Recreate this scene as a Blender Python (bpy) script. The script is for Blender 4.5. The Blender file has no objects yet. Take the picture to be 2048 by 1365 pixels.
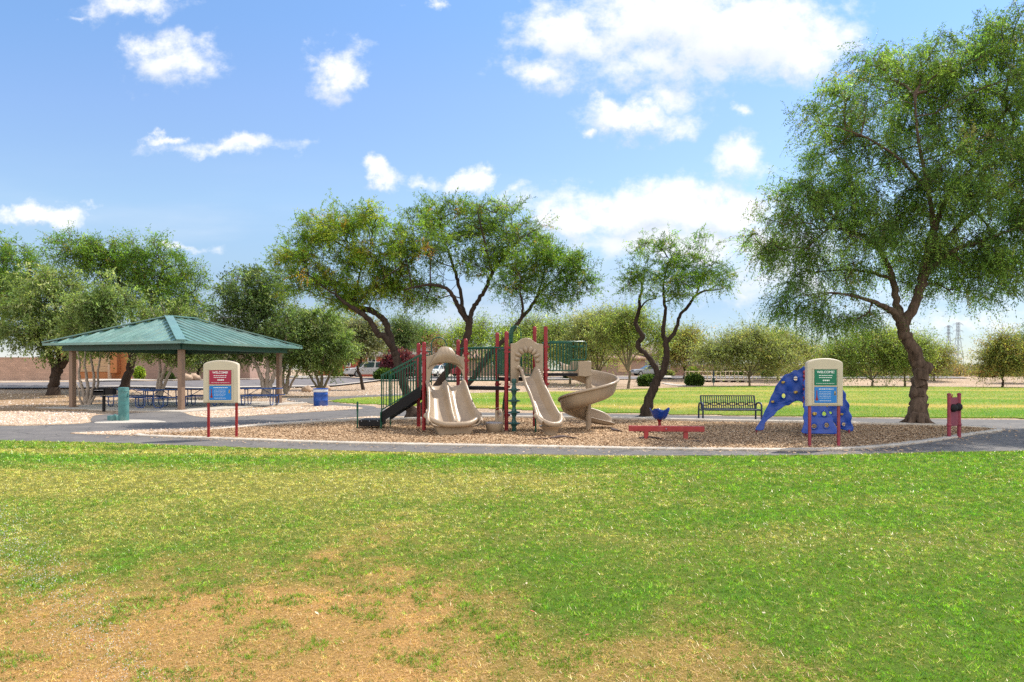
import bpy, bmesh, math, random
import numpy as np
from mathutils import Vector, Matrix
C = bpy.context.scene.collection
PI = math.pi
random.seed(4)
# ---------------------------------------------------------------- camera frame of reference (metres; camera at origin, looking +Y)
F, CX, HY, EYE = 1365.0, 1024.0, 740.0, 1.65
_RX = [-400, -60, -45, -32, -25, -20, -16, 0, 20, 60, 150, 600]
_RY = [36, 38, 40, 44, 50, 60, 70, 78, 88, 92, 100, 120]
def road_y(X): return np.interp(X, _RX, _RY)
def sstep(a, b, x):
    t = np.clip((x - a) / (b - a), 0, 1)
    return t * t * (3 - 2 * t)
def terr(X, Y):
    return 0.72 * sstep(-14, 2, Y - road_y(X))
def at(px, Y, py=None, dz=0.0):
    X = (px - CX) * Y / F
    Z = float(terr(X, Y)) + dz if py is None else EYE + (HY - py) * Y / F
    return Vector((X, Y, Z))
def gnd(px, py):
    lo, hi = 2.5, 400.0
    for _ in range(50):
        m = (lo + hi) / 2
        X = (px - CX) * m / F
        y = HY + (EYE - float(terr(X, m))) * F / m
        if y > py: lo = m
        else: hi = m
    return at(px, lo)
# ---------------------------------------------------------------- materials
def new_mat(name):
    m = bpy.data.materials.new(name); m.use_nodes = True
    nt = m.node_tree; nt.nodes.clear()
    out = nt.nodes.new('ShaderNodeOutputMaterial')
    return m, nt, out
def N(nt, t, **kw):
    n = nt.nodes.new(t)
    for k, v in kw.items():
        if k[0] == '_': n.inputs[int(k[1:])].default_value = v
        else: setattr(n, k, v)
    return n
def mixcol(nt, fac, a, b, blend='MIX'):
    n = nt.nodes.new('ShaderNodeMix'); n.data_type = 'RGBA'; n.blend_type = blend
    for s, v in ((0, fac), (6, a), (7, b)):
        if isinstance(v, (tuple, list)): n.inputs[s].default_value = (*v, 1)[:4]
        elif isinstance(v, (int, float)): n.inputs[s].default_value = v
        else: nt.links.new(v, n.inputs[s])
    return n.outputs[2]
def noise(nt, vec, scale, detail=4, rough=.6):
    n = N(nt, 'ShaderNodeTexNoise'); n.inputs['Scale'].default_value = scale
    n.inputs['Detail'].default_value = detail; n.inputs['Roughness'].default_value = rough
    nt.links.new(vec, n.inputs['Vector']); return n.outputs[0]
def ramp(nt, fac, stops):
    r = N(nt, 'ShaderNodeValToRGB'); e = r.color_ramp.elements
    while len(e) < len(stops): e.new(.5)
    for i, (p, c) in enumerate(stops):
        e[i].position = p; e[i].color = (*c, 1) if len(c) == 3 else c
    nt.links.new(fac, r.inputs[0]); return r.outputs[0]
def pmat(name, col, rough=.55, var=.18, scale=6, bump=.0, bscale=60, metal=0, spec=.4, dust=0, stretch=None):
    m, nt, out = new_mat(name)
    b = N(nt, 'ShaderNodeBsdfPrincipled'); tc = N(nt, 'ShaderNodeTexCoord'); v = tc.outputs['Object']
    if stretch:
        mp = N(nt, 'ShaderNodeMapping'); mp.inputs['Scale'].default_value = stretch
        nt.links.new(v, mp.inputs[0]); v = mp.outputs[0]
    f = noise(nt, v, scale, 5, .65)
    lo = tuple(max(0, c * (1 - var)) for c in col); hi = tuple(min(1, c * (1 + var)) for c in col)
    c = mixcol(nt, ramp(nt, f, [(.3, (0, 0, 0)), (.7, (1, 1, 1))]), lo, hi)
    if dust:
        f2 = noise(nt, v, scale * .45, 6, .7)
        c = mixcol(nt, ramp(nt, f2, [(.5, (0, 0, 0)), (.72, (dust,) * 3)]), c, (.42, .34, .26))
    nt.links.new(c, b.inputs['Base Color'])
    rr = ramp(nt, f, [(.25, (max(0, rough - .1),) * 3), (.75, (min(1, rough + .1),) * 3)])
    nt.links.new(rr, b.inputs['Roughness'])
    b.inputs['Metallic'].default_value = metal; b.inputs['Specular IOR Level'].default_value = spec
    if bump:
        bn = N(nt, 'ShaderNodeBump'); bn.inputs['Strength'].default_value = bump; bn.inputs['Distance'].default_value = .02
        nt.links.new(noise(nt, v, bscale, 6, .7), bn.inputs['Height']); nt.links.new(bn.outputs[0], b.inputs['Normal'])
    nt.links.new(b.outputs[0], out.inputs[0]); return m
def attr_mat(name, trans=0.35, rough=.6, spec=.25, fine=0):
    m, nt, out = new_mat(name)
    a = N(nt, 'ShaderNodeAttribute'); a.attribute_name = 'Col'
    c = a.outputs[0]
    b = N(nt, 'ShaderNodeBsdfPrincipled'); b.inputs['Roughness'].default_value = rough; b.inputs['Specular IOR Level'].default_value = spec
    nt.links.new(c, b.inputs['Base Color'])
    if trans:
        t = N(nt, 'ShaderNodeBsdfTranslucent'); nt.links.new(mixcol(nt, .55, c, mixcol(nt, 1., c, (2.0, 1.9, .5), 'MULTIPLY')), t.inputs[0])
        x = N(nt, 'ShaderNodeMixShader'); x.inputs[0].default_value = trans
        nt.links.new(b.outputs[0], x.inputs[1]); nt.links.new(t.outputs[0], x.inputs[2]); nt.links.new(x.outputs[0], out.inputs[0])
    else:
        nt.links.new(b.outputs[0], out.inputs[0])
    return m
def gravel_mat(name, stops, scale=14, bump=.7, patch=((.86, .8, .74), (1.1, 1.06, 1.0))):
    m, nt, out = new_mat(name)
    b = N(nt, 'ShaderNodeBsdfPrincipled'); tc = N(nt, 'ShaderNodeTexCoord'); v = tc.outputs['Object']
    vo = N(nt, 'ShaderNodeTexVoronoi'); vo.inputs['Scale'].default_value = scale; nt.links.new(v, vo.inputs['Vector'])
    sp = N(nt, 'ShaderNodeSeparateColor'); nt.links.new(vo.outputs['Color'], sp.inputs[0])
    c = ramp(nt, sp.outputs[0], stops)
    dk = ramp(nt, vo.outputs['Distance'], [(.25, (1, 1, 1)), (.75, (.6, .57, .54))])
    c = mixcol(nt, .8, c, dk, 'MULTIPLY')
    big = noise(nt, v, .35, 6, .65)
    c = mixcol(nt, 1., c, ramp(nt, big, [(.3, patch[0]), (.7, patch[1])]), 'MULTIPLY')
    sm = noise(nt, v, 5, 4, .7)
    c = mixcol(nt, 1., c, ramp(nt, sm, [(.3, (.78, .76, .74)), (.7, (1.12, 1.12, 1.12))]), 'MULTIPLY')
    nt.links.new(c, b.inputs['Base Color']); b.inputs['Roughness'].default_value = .9; b.inputs['Specular IOR Level'].default_value = .15
    bn = N(nt, 'ShaderNodeBump'); bn.inputs['Strength'].default_value = bump; bn.inputs['Distance'].default_value = .03; bn.invert = True
    nt.links.new(vo.outputs['Distance'], bn.inputs['Height']); nt.links.new(bn.outputs[0], b.inputs['Normal'])
    nt.links.new(b.outputs[0], out.inputs[0]); return m
def asphalt_mat(name, col):
    m, nt, out = new_mat(name)
    b = N(nt, 'ShaderNodeBsdfPrincipled'); tc = N(nt, 'ShaderNodeTexCoord'); v = tc.outputs['Object']
    c = mixcol(nt, ramp(nt, noise(nt, v, 45, 3, .8), [(.35, (0, 0, 0)), (.65, (1, 1, 1))]), tuple(x * .75 for x in col), tuple(x * 1.3 for x in col))
    c = mixcol(nt, 1., c, ramp(nt, noise(nt, v, .8, 7, .7), [(.3, (.74, .74, .76)), (.7, (1.18, 1.16, 1.12))]), 'MULTIPLY')
    vo = N(nt, 'ShaderNodeTexVoronoi'); vo.feature = 'DISTANCE_TO_EDGE'; vo.inputs['Scale'].default_value = .45
    w = N(nt, 'ShaderNodeVectorMath', operation='ADD'); nz = N(nt, 'ShaderNodeTexNoise'); nz.inputs['Scale'].default_value = 1.2; nz.inputs['Detail'].default_value = 6
    nt.links.new(v, nz.inputs['Vector']); nt.links.new(v, w.inputs[0]); nt.links.new(nz.outputs['Color'], w.inputs[1]); nt.links.new(w.outputs[0], vo.inputs['Vector'])
    c = mixcol(nt, ramp(nt, vo.outputs['Distance'], [(.004, (.6,) * 3), (.012, (0, 0, 0))]), c, (.045, .042, .04))
    dust = ramp(nt, noise(nt, v, 1.6, 7, .75), [(.56, (0, 0, 0)), (.75, (.35,) * 3)])
    c = mixcol(nt, dust, c, (.3, .25, .2))
    nt.links.new(c, b.inputs['Base Color']); b.inputs['Roughness'].default_value = .85; b.inputs['Specular IOR Level'].default_value = .25
    bn = N(nt, 'ShaderNodeBump'); bn.inputs['Strength'].default_value = .35; bn.inputs['Distance'].default_value = .01
    nt.links.new(noise(nt, v, 90, 3, .7), bn.inputs['Height']); nt.links.new(bn.outputs[0], b.inputs['Normal'])
    nt.links.new(b.outputs[0], out.inputs[0]); return m
def block_mat(name, col, mortar, bw=.4, bh=.2):
    m, nt, out = new_mat(name)
    b = N(nt, 'ShaderNodeBsdfPrincipled'); tc = N(nt, 'ShaderNodeTexCoord')
    s = N(nt, 'ShaderNodeSeparateXYZ'); nt.links.new(tc.outputs['Object'], s.inputs[0])
    cb = N(nt, 'ShaderNodeCombineXYZ'); nt.links.new(s.outputs[0], cb.inputs[0]); nt.links.new(s.outputs[2], cb.inputs[1])
    br = N(nt, 'ShaderNodeTexBrick'); br.inputs['Scale'].default_value = 1; br.inputs['Brick Width'].default_value = bw; br.inputs['Row Height'].default_value = bh
    br.inputs['Mortar Size'].default_value = .012
    br.inputs['Color1'].default_value = (*[x * .9 for x in col], 1); br.inputs['Color2'].default_value = (*[x * 1.08 for x in col], 1); br.inputs['Mortar'].default_value = (*mortar, 1)
    nt.links.new(cb.outputs[0], br.inputs[0])
    c = mixcol(nt, 1., br.outputs[0], ramp(nt, noise(nt, tc.outputs['Object'], 1.1, 6, .7), [(.3, (.82, .82, .82)), (.7, (1.12, 1.1, 1.08))]), 'MULTIPLY')
    nt.links.new(c, b.inputs['Base Color']); b.inputs['Roughness'].default_value = .9
    nt.links.new(b.outputs[0], out.inputs[0]); return m
M = {}
M['red'] = pmat('red_powder_coat', (.235, .008, .013), .35, .14, 5, .03, 50, dust=.05)
M['darkred'] = pmat('faded_red_paint', (.25, .03, .05), .5, .2, 5, .05, 40, dust=.2)
M['sunred'] = pmat('sun_faded_red_paint', (.31, .028, .030), .5, .2, 6, .05, 40, dust=.18)
M['green'] = pmat('green_powder_coat', (.003, .066, .036), .30, .2, 6)
M['black'] = pmat('black_coated_deck', (.010, .009, .010), .6, .3, 20, .1, 80, spec=.2)
M['tan'] = pmat('tan_rotomoulded_plastic', (.315, .232, .155), .36, .13, 2.6, .06, 140, dust=.22)
M['tan2'] = pmat('beige_sign_plastic', (.52, .44, .325), .5, .08, 3, .05, 160, dust=.15)
M['grey_seat'] = pmat('grey_seat_plastic', (.33, .29, .28), .5, .1, 4)
M['blue'] = pmat('blue_plastic', (.003, .042, .27), .33, .28, 2.6, .05, 120, dust=.09)
M['yellow'] = pmat('yellow_handhold_plastic', (.42, .27, .05), .5, .2, 12)
M['dgreen'] = pmat('dark_green_plastic', (.02, .075, .065), .4, .2, 6)
M['roof'] = pmat('green_roof_steel', (.12, .225, .195), .30, .2, 1.1, .02, 30, spec=.5, dust=.22)
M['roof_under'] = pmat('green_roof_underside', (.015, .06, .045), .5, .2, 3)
M['postbrown'] = pmat('brown_painted_steel', (.21, .13, .085), .55, .14, 4, .03, 40)
M['tblue'] = pmat('blue_vinyl_coated_steel', (.018, .06, .2), .38, .2, 6, .1, 120)
M['barrel'] = pmat('blue_barrel_paint', (.006, .06, .30), .5, .25, 5, .05, 30, dust=.3)
M['liner'] = pmat('white_bin_liner', (.6, .62, .66), .5, .1, 8)
M['benchblue'] = pmat('navy_bench_steel', (.012, .022, .05), .4, .2, 6, .1, 120)
M['util'] = pmat('weathered_teal_steel', (.05, .16, .15), .55, .3, 6, .05, 30, dust=.22)
M['conc'] = pmat('pale_concrete', (.42, .37, .31), .9, .16, 2, .15, 60, dust=.3)
M['kerb'] = pmat('kerb_concrete', (.46, .40, .33), .9, .2, 3, .2, 50, dust=.25)
M['mat'] = pmat('brown_rubber_mat', (.07, .045, .04), .85, .25, 12, .2, 50, dust=.25)
M['bark'] = pmat('dark_mesquite_bark', (.050, .035, .027), .95, .45, 9, 1.0, 26, spec=.1, stretch=(1, 1, .22))
M['bark2'] = pmat('brown_rough_bark', (.10, .068, .049), .95, .6, 11, 1.0, 22, spec=.1, stretch=(1, 1, .2))
M['bark_pale'] = pmat('pale_grey_bark', (.33, .27, .22), .9, .35, 9, .6, 26, spec=.1, stretch=(1, 1, .3))
M['bark_green'] = pmat('greenish_grey_bark', (.15, .12, .075), .9, .35, 9, .6, 26, spec=.1, stretch=(1, 1, .3))
M['asphalt'] = asphalt_mat('path_asphalt', (.135, .124, .117))
M['road'] = asphalt_mat('road_asphalt', (.16, .145, .145))
M['gravel'] = gravel_mat('desert_gravel', [(0, (.25, .165, .105)), (.35, (.45, .33, .225)), (.7, (.55, .43, .315)), (1, (.72, .63, .51))], 16)
M['gravel2'] = gravel_mat('pale_river_gravel', [(0, (.30, .205, .14)), (.4, (.55, .42, .295)), (.75, (.68, .56, .43)), (1, (.84, .77, .67))], 17)
M['mulch'] = gravel_mat('wood_chip_mulch', [(0, (.24, .155, .09)), (.4, (.36, .245, .15)), (.75, (.44, .31, .195)), (1, (.56, .42, .285))], 40, .7)
M['leaf'] = attr_mat('tree_leaves', .45, .55, .3)
M['blade'] = attr_mat('grass_blades', .28, .38, .5)
M['chip'] = attr_mat('wood_chips', 0, .9, .1)
M['glass'] = pmat('dark_window_glass', (.03, .04, .05), .08, .1, 3, spec=.6)
M['carglass'] = pmat('car_glass', (.03, .05, .05), .05, .1, 3, spec=.7)
M['tyre'] = pmat('tyre_rubber', (.018, .018, .018), .8, .2, 8)
M['rim'] = pmat('wheel_alloy', (.42, .42, .43), .35, .1, 8, metal=.7)
M['chrome'] = pmat('bright_trim', (.5, .5, .52), .25, .1, 8, metal=.8)
M['lamp'] = pmat('clear_headlamp', (.6, .62, .62), .15, .05, 8)
M['white'] = pmat('white_painted_trim', (.70, .66, .60), .6, .08, 3, dust=.1)
M['textw'] = pmat('white_lettering', (.78, .78, .76), .6, .03, 3)
M['wall_tan'] = block_mat('tan_block_wall', (.47, .31, .235), (.36, .235, .18))
M['wall_brown'] = block_mat('brown_block_wall', (.30, .175, .13), (.22, .13, .1))
M['tower'] = pmat('galvanised_steel', (.20, .22, .25), .6, .1, .2)
# ---------------------------------------------------------------- mesh builder
class MB:
    def __init__(s): s.V = []; s.Q = []
    def add(s, vs, fs):
        b = len(s.V); s.V.extend([tuple(v) for v in vs]); s.Q.extend([tuple(i + b for i in f) for f in fs]); return s
    def box(s, c, d, rz=0, M4=None):
        x, y, z = (q / 2 for q in d); cs, sn = math.cos(rz), math.sin(rz)
        vs = []
        for i in (-x, x):
            for j in (-y, y):
                for k in (-z, z):
                    p = Vector((i, j, k))
                    p = (M4 @ p) if M4 else Vector((p.x * cs - p.y * sn, p.x * sn + p.y * cs, p.z))
                    vs.append(p + Vector(c))
        return s.add(vs, [(0, 1, 3, 2), (4, 6, 7, 5), (0, 4, 5, 1), (2, 3, 7, 6), (0, 2, 6, 4), (1, 5, 7, 3)])
    def bar(s, p0, p1, w, h, up=(0, 0, 1)):
        p0, p1 = Vector(p0), Vector(p1); d = p1 - p0; L = d.length
        if L < 1e-6: return s
        d.normalize(); u = Vector(up); sd = d.cross(u)
        if sd.length < 1e-4: sd = d.cross(Vector((0, 1, 0)))
        sd.normalize(); u = sd.cross(d).normalized()
        return s.box((p0 + p1) / 2, (L, w, h), M4=Matrix((d, sd, u)).transposed())
    def tube(s, pts, r, n=8, caps=True, closed=False, wob=None):
        P = [Vector(p) for p in pts]; m = len(P)
        R = list(r) if hasattr(r, '__len__') else [r] * m
        T = []
        for i in range(m):
            a = P[(i - 1) % m] if (closed or i) else P[0]; b = P[(i + 1) % m] if (closed or i < m - 1) else P[-1]
            t = b - a; T.append(t.normalized() if t.length > 1e-9 else Vector((0, 0, 1)))
        nrm = T[0].orthogonal().normalized(); vs = []
        for i in range(m):
            nrm = (nrm - T[i] * nrm.dot(T[i]))
            nrm = nrm.normalized() if nrm.length > 1e-6 else T[i].orthogonal().normalized()
            bn = T[i].cross(nrm)
            for k in range(n):
                a = 2 * PI * k / n; rr = R[i] * (wob(i, k) if wob else 1)
                vs.append(P[i] + (nrm * math.cos(a) + bn * math.sin(a)) * rr)
        fs = []
        for i in range(m if closed else m - 1):
            j = (i + 1) % m
            for k in range(n):
                l = (k + 1) % n; fs.append((i * n + k, i * n + l, j * n + l, j * n + k))
        if caps and not closed:
            fs.append(tuple(range(n - 1, -1, -1))); fs.append(tuple((m - 1) * n + k for k in range(n)))
        return s.add(vs, fs)
    def lathe(s, c, prof, n=20, axis=(0, 0, 1), cap=True):
        c = Vector(c); z = Vector(axis).normalized(); x = z.orthogonal().normalized(); y = z.cross(x); vs = []
        for (r, h) in prof:
            for k in range(n):
                a = 2 * PI * k / n; vs.append(c + z * h + (x * math.cos(a) + y * math.sin(a)) * max(r, 1e-4))
        m = len(prof); fs = [(i * n + k, i * n + (k + 1) % n, (i + 1) * n + (k + 1) % n, (i + 1) * n + k) for i in range(m - 1) for k in range(n)]
        if cap: fs.append(tuple(range(n - 1, -1, -1))); fs.append(tuple((m - 1) * n + k for k in range(n)))
        return s.add(vs, fs)
    def ell(s, c, r, n=10, m=7, M4=None):
        c = Vector(c); vs = []
        for i in range(m + 1):
            t = PI * i / m
            for k in range(n):
                a = 2 * PI * k / n
                p = Vector((r[0] * math.sin(t) * math.cos(a), r[1] * math.sin(t) * math.sin(a), r[2] * math.cos(t)))
                vs.append(c + (M4 @ p if M4 else p))
        return s.add(vs, [(i * n + k, (i + 1) * n + k, (i + 1) * n + (k + 1) % n, i * n + (k + 1) % n) for i in range(m) for k in range(n)])
    def grid(s, rows):
        m, n = len(rows), len(rows[0]); vs = [p for r in rows for p in r]
        return s.add(vs, [(i * n + k, i * n + k + 1, (i + 1) * n + k + 1, (i + 1) * n + k) for i in range(m - 1) for k in range(n - 1)])
    def mesh(s, me, fn):
        s.add([fn(v.co) for v in me.vertices], [tuple(p.vertices) for p in me.polygons]); return s
def root_of(o):
    while o.parent: o = o.parent
    return o
def part(parent, name, mb, mat, world=True, smooth=None, bevel=0, label=None, solid=0, sub=0, kind=None):
    me = bpy.data.meshes.new(name); vs = mb.V
    if parent is not None and world:
        r = root_of(parent); mw = (Matrix.Translation(r.location) @ Matrix.Rotation(r.rotation_euler.z, 4, 'Z')).inverted()
        vs = [mw @ Vector(v) for v in vs]
    me.from_pydata([tuple(v) for v in vs], [], mb.Q)
    bm = bmesh.new(); bm.from_mesh(me); bmesh.ops.recalc_face_normals(bm, faces=bm.faces); bm.to_mesh(me); bm.free()
    me.materials.append(mat)
    if smooth is not None:
        for p in me.polygons: p.use_smooth = True
        me.set_sharp_from_angle(angle=math.radians(smooth))
    o = bpy.data.objects.new(name, me); C.objects.link(o)
    if parent is not None: o.parent = parent
    if solid:
        md = o.modifiers.new('Solidify', 'SOLIDIFY'); md.thickness = solid; md.offset = 0
    if sub:
        md = o.modifiers.new('Subsurf', 'SUBSURF'); md.levels = sub; md.render_levels = sub
    if bevel:
        md = o.modifiers.new('Bevel', 'BEVEL'); md.width = bevel; md.segments = 2; md.limit_method = 'ANGLE'; md.angle_limit = math.radians(40)
    if label: o['label'] = label
    if kind: o['kind'] = kind
    return o
def thing(name, label, cat, loc=(0, 0, 0), rz=0, group=None):
    o = bpy.data.objects.new(name, None); C.objects.link(o); o.empty_display_size = .2
    o.location = loc; o.rotation_euler = (0, 0, rz); o['label'] = label; o['category'] = cat
    if group: o['group'] = group
    return o
def tag(o, label, cat, group=None):
    o['label'] = label; o['category'] = cat
    if group: o['group'] = group
    return o
def dup(root, loc, rz, label, group=None):
    r = root.copy(); C.objects.link(r); r.location = loc; r.rotation_euler = (0, 0, rz); r['label'] = label
    if group: r['group'] = group
    for ch in list(root.children):
        c = ch.copy(); C.objects.link(c); c.parent = r
        for g in list(ch.children):
            d = g.copy(); C.objects.link(d); d.parent = c
    return r
def curve_mesh(cu):
    ob = bpy.data.objects.new('tmp', cu); C.objects.link(ob)
    dg = bpy.context.evaluated_depsgraph_get(); dg.update()
    me = bpy.data.meshes.new_from_object(ob.evaluated_get(dg)); bpy.data.objects.remove(ob); return me
def plate(outline, holes=(), depth=.06, bevel=.015):
    cu = bpy.data.curves.new('plate', 'CURVE'); cu.dimensions = '2D'; cu.fill_mode = 'BOTH'
    cu.extrude = max(depth / 2 - bevel, .001); cu.bevel_depth = bevel; cu.bevel_resolution = 2; cu.offset = -bevel
    for ring in [outline, *holes]:
        sp = cu.splines.new('POLY'); sp.points.add(len(ring) - 1); sp.use_cyclic_u = True
        for p, q in zip(sp.points, ring): p.co = (q[0], q[1], 0, 1)
    return curve_mesh(cu)
def text_mesh(txt, size, depth=.002):
    cu = bpy.data.curves.new('txt', 'FONT'); cu.body = txt; cu.size = size; cu.extrude = depth; cu.align_x = 'CENTER'; cu.align_y = 'CENTER'; cu.offset = size * .012
    return curve_mesh(cu)
def smooth_poly(pts, k=6, closed=True):
    P = [Vector(p) for p in pts]; n = len(P); out = []
    for i in range(n if closed else n - 1):
        a, b, c, d = (P[(i + j) % n] if closed else P[min(max(i + j, 0), n - 1)] for j in (-1, 0, 1, 2))
        for q in range(k):
            t = q / k
            out.append(.5 * ((2 * b) + (c - a) * t + (2 * a - 5 * b + 4 * c - d) * t * t + (3 * b - a - 3 * c + d) * t ** 3))
    if not closed: out.append(P[-1])
    return out
def np_mesh(name, V, nf, k, cols, mat, parent=None):
    """V (n,3) ordered so every k consecutive vertices form one face; cols (nf,3) per face"""
    me = bpy.data.meshes.new(name); nv = len(V)
    me.vertices.add(nv); me.vertices.foreach_set('co', np.ascontiguousarray(V, dtype=np.float32).ravel())
    me.loops.add(nv); me.loops.foreach_set('vertex_index', np.arange(nv, dtype=np.int32))
    me.polygons.add(nf); me.polygons.foreach_set('loop_start', np.arange(0, nv, k, dtype=np.int32)); me.polygons.foreach_set('loop_total', np.full(nf, k, dtype=np.int32))
    me.update(calc_edges=True); me.validate()
    a = me.attributes.new('Col', 'FLOAT_COLOR', 'POINT')
    cc = np.ones((nv, 4), dtype=np.float32); cc[:, :3] = np.repeat(np.clip(cols, 0, 1), k, axis=0); a.data.foreach_set('color', cc.ravel())
    me.materials.append(mat)
    o = bpy.data.objects.new(name, me); C.objects.link(o)
    if parent is not None: o.parent = parent
    return o
# ---------------------------------------------------------------- value noise (numpy)
_rs = np.random.default_rng(11); _tab = _rs.random((256, 256))
def vnoise(x, y):
    xi = np.floor(x).astype(int); yi = np.floor(y).astype(int); fx = x - xi; fy = y - yi
    fx = fx * fx * (3 - 2 * fx); fy = fy * fy * (3 - 2 * fy)
    g = lambda a, b: _tab[a % 256, b % 256]
    return (g(xi, yi) * (1 - fx) + g(xi + 1, yi) * fx) * (1 - fy) + (g(xi, yi + 1) * (1 - fx) + g(xi + 1, yi + 1) * fx) * fy
def fbm(x, y, o=4):
    s = 0; a = .5; t = 0
    for i in range(o):
        s = s + a * vnoise(x * 2 ** i + 17.3 * i, y * 2 ** i + 5.7 * i); t += a; a *= .55
    return s / t
SUN_E, SKY_S, CLOUD_S, EXPO, SKY_TINT = 4.0, .15, .68, .74, (1., 1., 1.)
# ================================================================ SETTING
def struct(o): o['kind'] = 'structure'; return o
def axis(fine, lo, hi):
    a = list(fine); st = a[1] - a[0]
    while a[0] > lo: st *= 1.5; a.insert(0, a[0] - st)
    st = a[-1] - a[-2]
    while a[-1] < hi: st *= 1.5; a.append(a[-1] + st)
    return np.array(a)
gx = axis(np.arange(-70, 90, 1.5), -3000, 3000); gy = axis(np.arange(-6, 122, 1.5), -60, 4000)
XX, YY = np.meshgrid(gx, gy); ZZ = terr(XX, YY) + .05 * (fbm(XX * .3, YY * .3) - .5) * sstep(60, 75, YY)
mb = MB(); n = len(gx)
mb.V = list(zip(XX.ravel(), YY.ravel(), ZZ.ravel()))
mb.Q = [(i * n + k, i * n + k + 1, (i + 1) * n + k + 1, (i + 1) * n + k) for i in range(len(gy) - 1) for k in range(n - 1)]
struct(part(None, 'ground', mb, M['gravel'], smooth=60))
def chaikin(P, it=3):
    for _ in range(it):
        P = [q for i in range(len(P)) for q in (P[i].lerp(P[(i + 1) % len(P)], .2), P[i].lerp(P[(i + 1) % len(P)], .8))]
    return P
def sheet(name, pts, z, mat, k=5, drape=False, sm=True):
    P = [gnd(*p) if len(p) == 2 else Vector(p) for p in pts]; P = chaikin(P) if name == 'path' else smooth_poly(P, k)
    from mathutils.geometry import delaunay_2d_cdt
    n_ = len(P); r2, _, f2, _, _, _ = delaunay_2d_cdt([Vector((p.x, p.y)) for p in P], [], [list(range(n_))], 1, 1e-5)
    bm = bmesh.new(); vs = [bm.verts.new((p.x, p.y, 0)) for p in r2]
    for f in f2: bm.faces.new([vs[i] for i in f])
    if drape:
        for _ in range(6):
            es = [e for e in bm.edges if e.calc_length() > 2.5]
            if not es: break
            bmesh.ops.subdivide_edges(bm, edges=es, cuts=1); bmesh.ops.triangulate(bm, faces=bm.faces[:])
    m = MB(); bm.verts.index_update()
    m.add([(v.co.x, v.co.y, z + float(terr(v.co.x, v.co.y))) for v in bm.verts], [tuple(v.index for v in f.verts) for f in bm.faces])
    for e in bm.edges:
        if len(e.link_faces) == 1:
            a, b = (v.co for v in e.verts); m.add([(a.x, a.y, z), (b.x, b.y, z), (b.x, b.y, -.03), (a.x, a.y, -.03)], [(0, 1, 2, 3)])
    bm.free()
    return struct(part(None, name, m, mat))
NEAR = [(-400, 872), (0, 884), (200, 888), (420, 896), (700, 905), (1000, 912), (1300, 915), (1600, 914), (1800, 910), (2048, 905), (2500, 897)]
sheet('path', NEAR + [(2900, 870), (2500, 844), (2048, 841), (1800, 838.5), (1500, 834.5), (1200, 828.5), (1060, 827), (960, 826), (850, 824), (775, 818), (742, 816), (725, 819), (688, 821), (534, 831), (420, 837), (367, 826),
      (340, 824), (190, 830), (180, 840), (187, 847), (60, 853), (0, 853), (-400, 850)], .012, M['asphalt'])
sheet('path', [(752, 820), (690, 820.5), (640, 809.5), (572, 802), (575, 796), (630, 798.5), (664, 805), (692, 809), (752, 813.5)], .016, M['asphalt'])
sheet('path', [(600, 797.5), (700, 792.5), (860, 786.5), (860, 789), (700, 796), (660, 802)], .020, M['asphalt'])
BACK = [(1990, 861.5), (1850, 855), (1700, 852), (1600, 850), (1400, 846), (1230, 842), (1000, 839), (830, 843), (715, 845), (660, 848), (534, 855), (420, 863), (340, 868)]
FRONT = [(285, 873), (450, 880), (700, 888.5), (1000, 894.5), (1300, 900), (1500, 902), (1600, 902), (1700, 899.5), (1800, 891), (1880, 880), (1940, 870)]
sheet('gravel_verge', [(140, 868.5), (250, 863), (400, 857), (534, 848), (688, 838), (745, 834), (830, 835), (960, 834), (1200, 839), (1400, 843), (1600, 845), (1800, 849), (1900, 851), (2010, 860),
      (1945, 869), (1880, 879), (1800, 890), (1700, 899), (1500, 901), (1000, 893.5), (700, 887.5), (450, 879.5), (290, 873)], .024, M['gravel2'])
MULCH = FRONT + BACK
mulch_poly = smooth_poly([gnd(*p) for p in MULCH], 5)
sheet('mulch_bed', MULCH, .036, M['mulch'])
# kerb round the play area (kerb top stands above the mulch)
P = smooth_poly([gnd(*p) for p in MULCH], 8); m = MB(); rows = []
for i in range(len(P)):
    t = (P[(i + 1) % len(P)] - P[i - 1]).normalized(); nn = Vector((-t.y, t.x, 0))
    if i == 0: sgn = 1 if (P[0] + nn).y > P[0].y else -1
    a, b = P[i] - nn * .13, P[i] + nn * .13
    hz = .055 + .07 * float(sstep(17.5, 20.5, P[i].y))
    rows.append([Vector((a.x, a.y, -.05)), Vector((a.x, a.y, hz - .015)), a + Vector((nn.x * .02, nn.y * .02, hz)), b + Vector((-nn.x * .02, -nn.y * .02, hz)), Vector((b.x, b.y, hz - .015)), Vector((b.x, b.y, -.05))])
rows.append(rows[0]); m.grid(rows); struct(part(None, 'kerb', m, M['kerb']))
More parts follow.
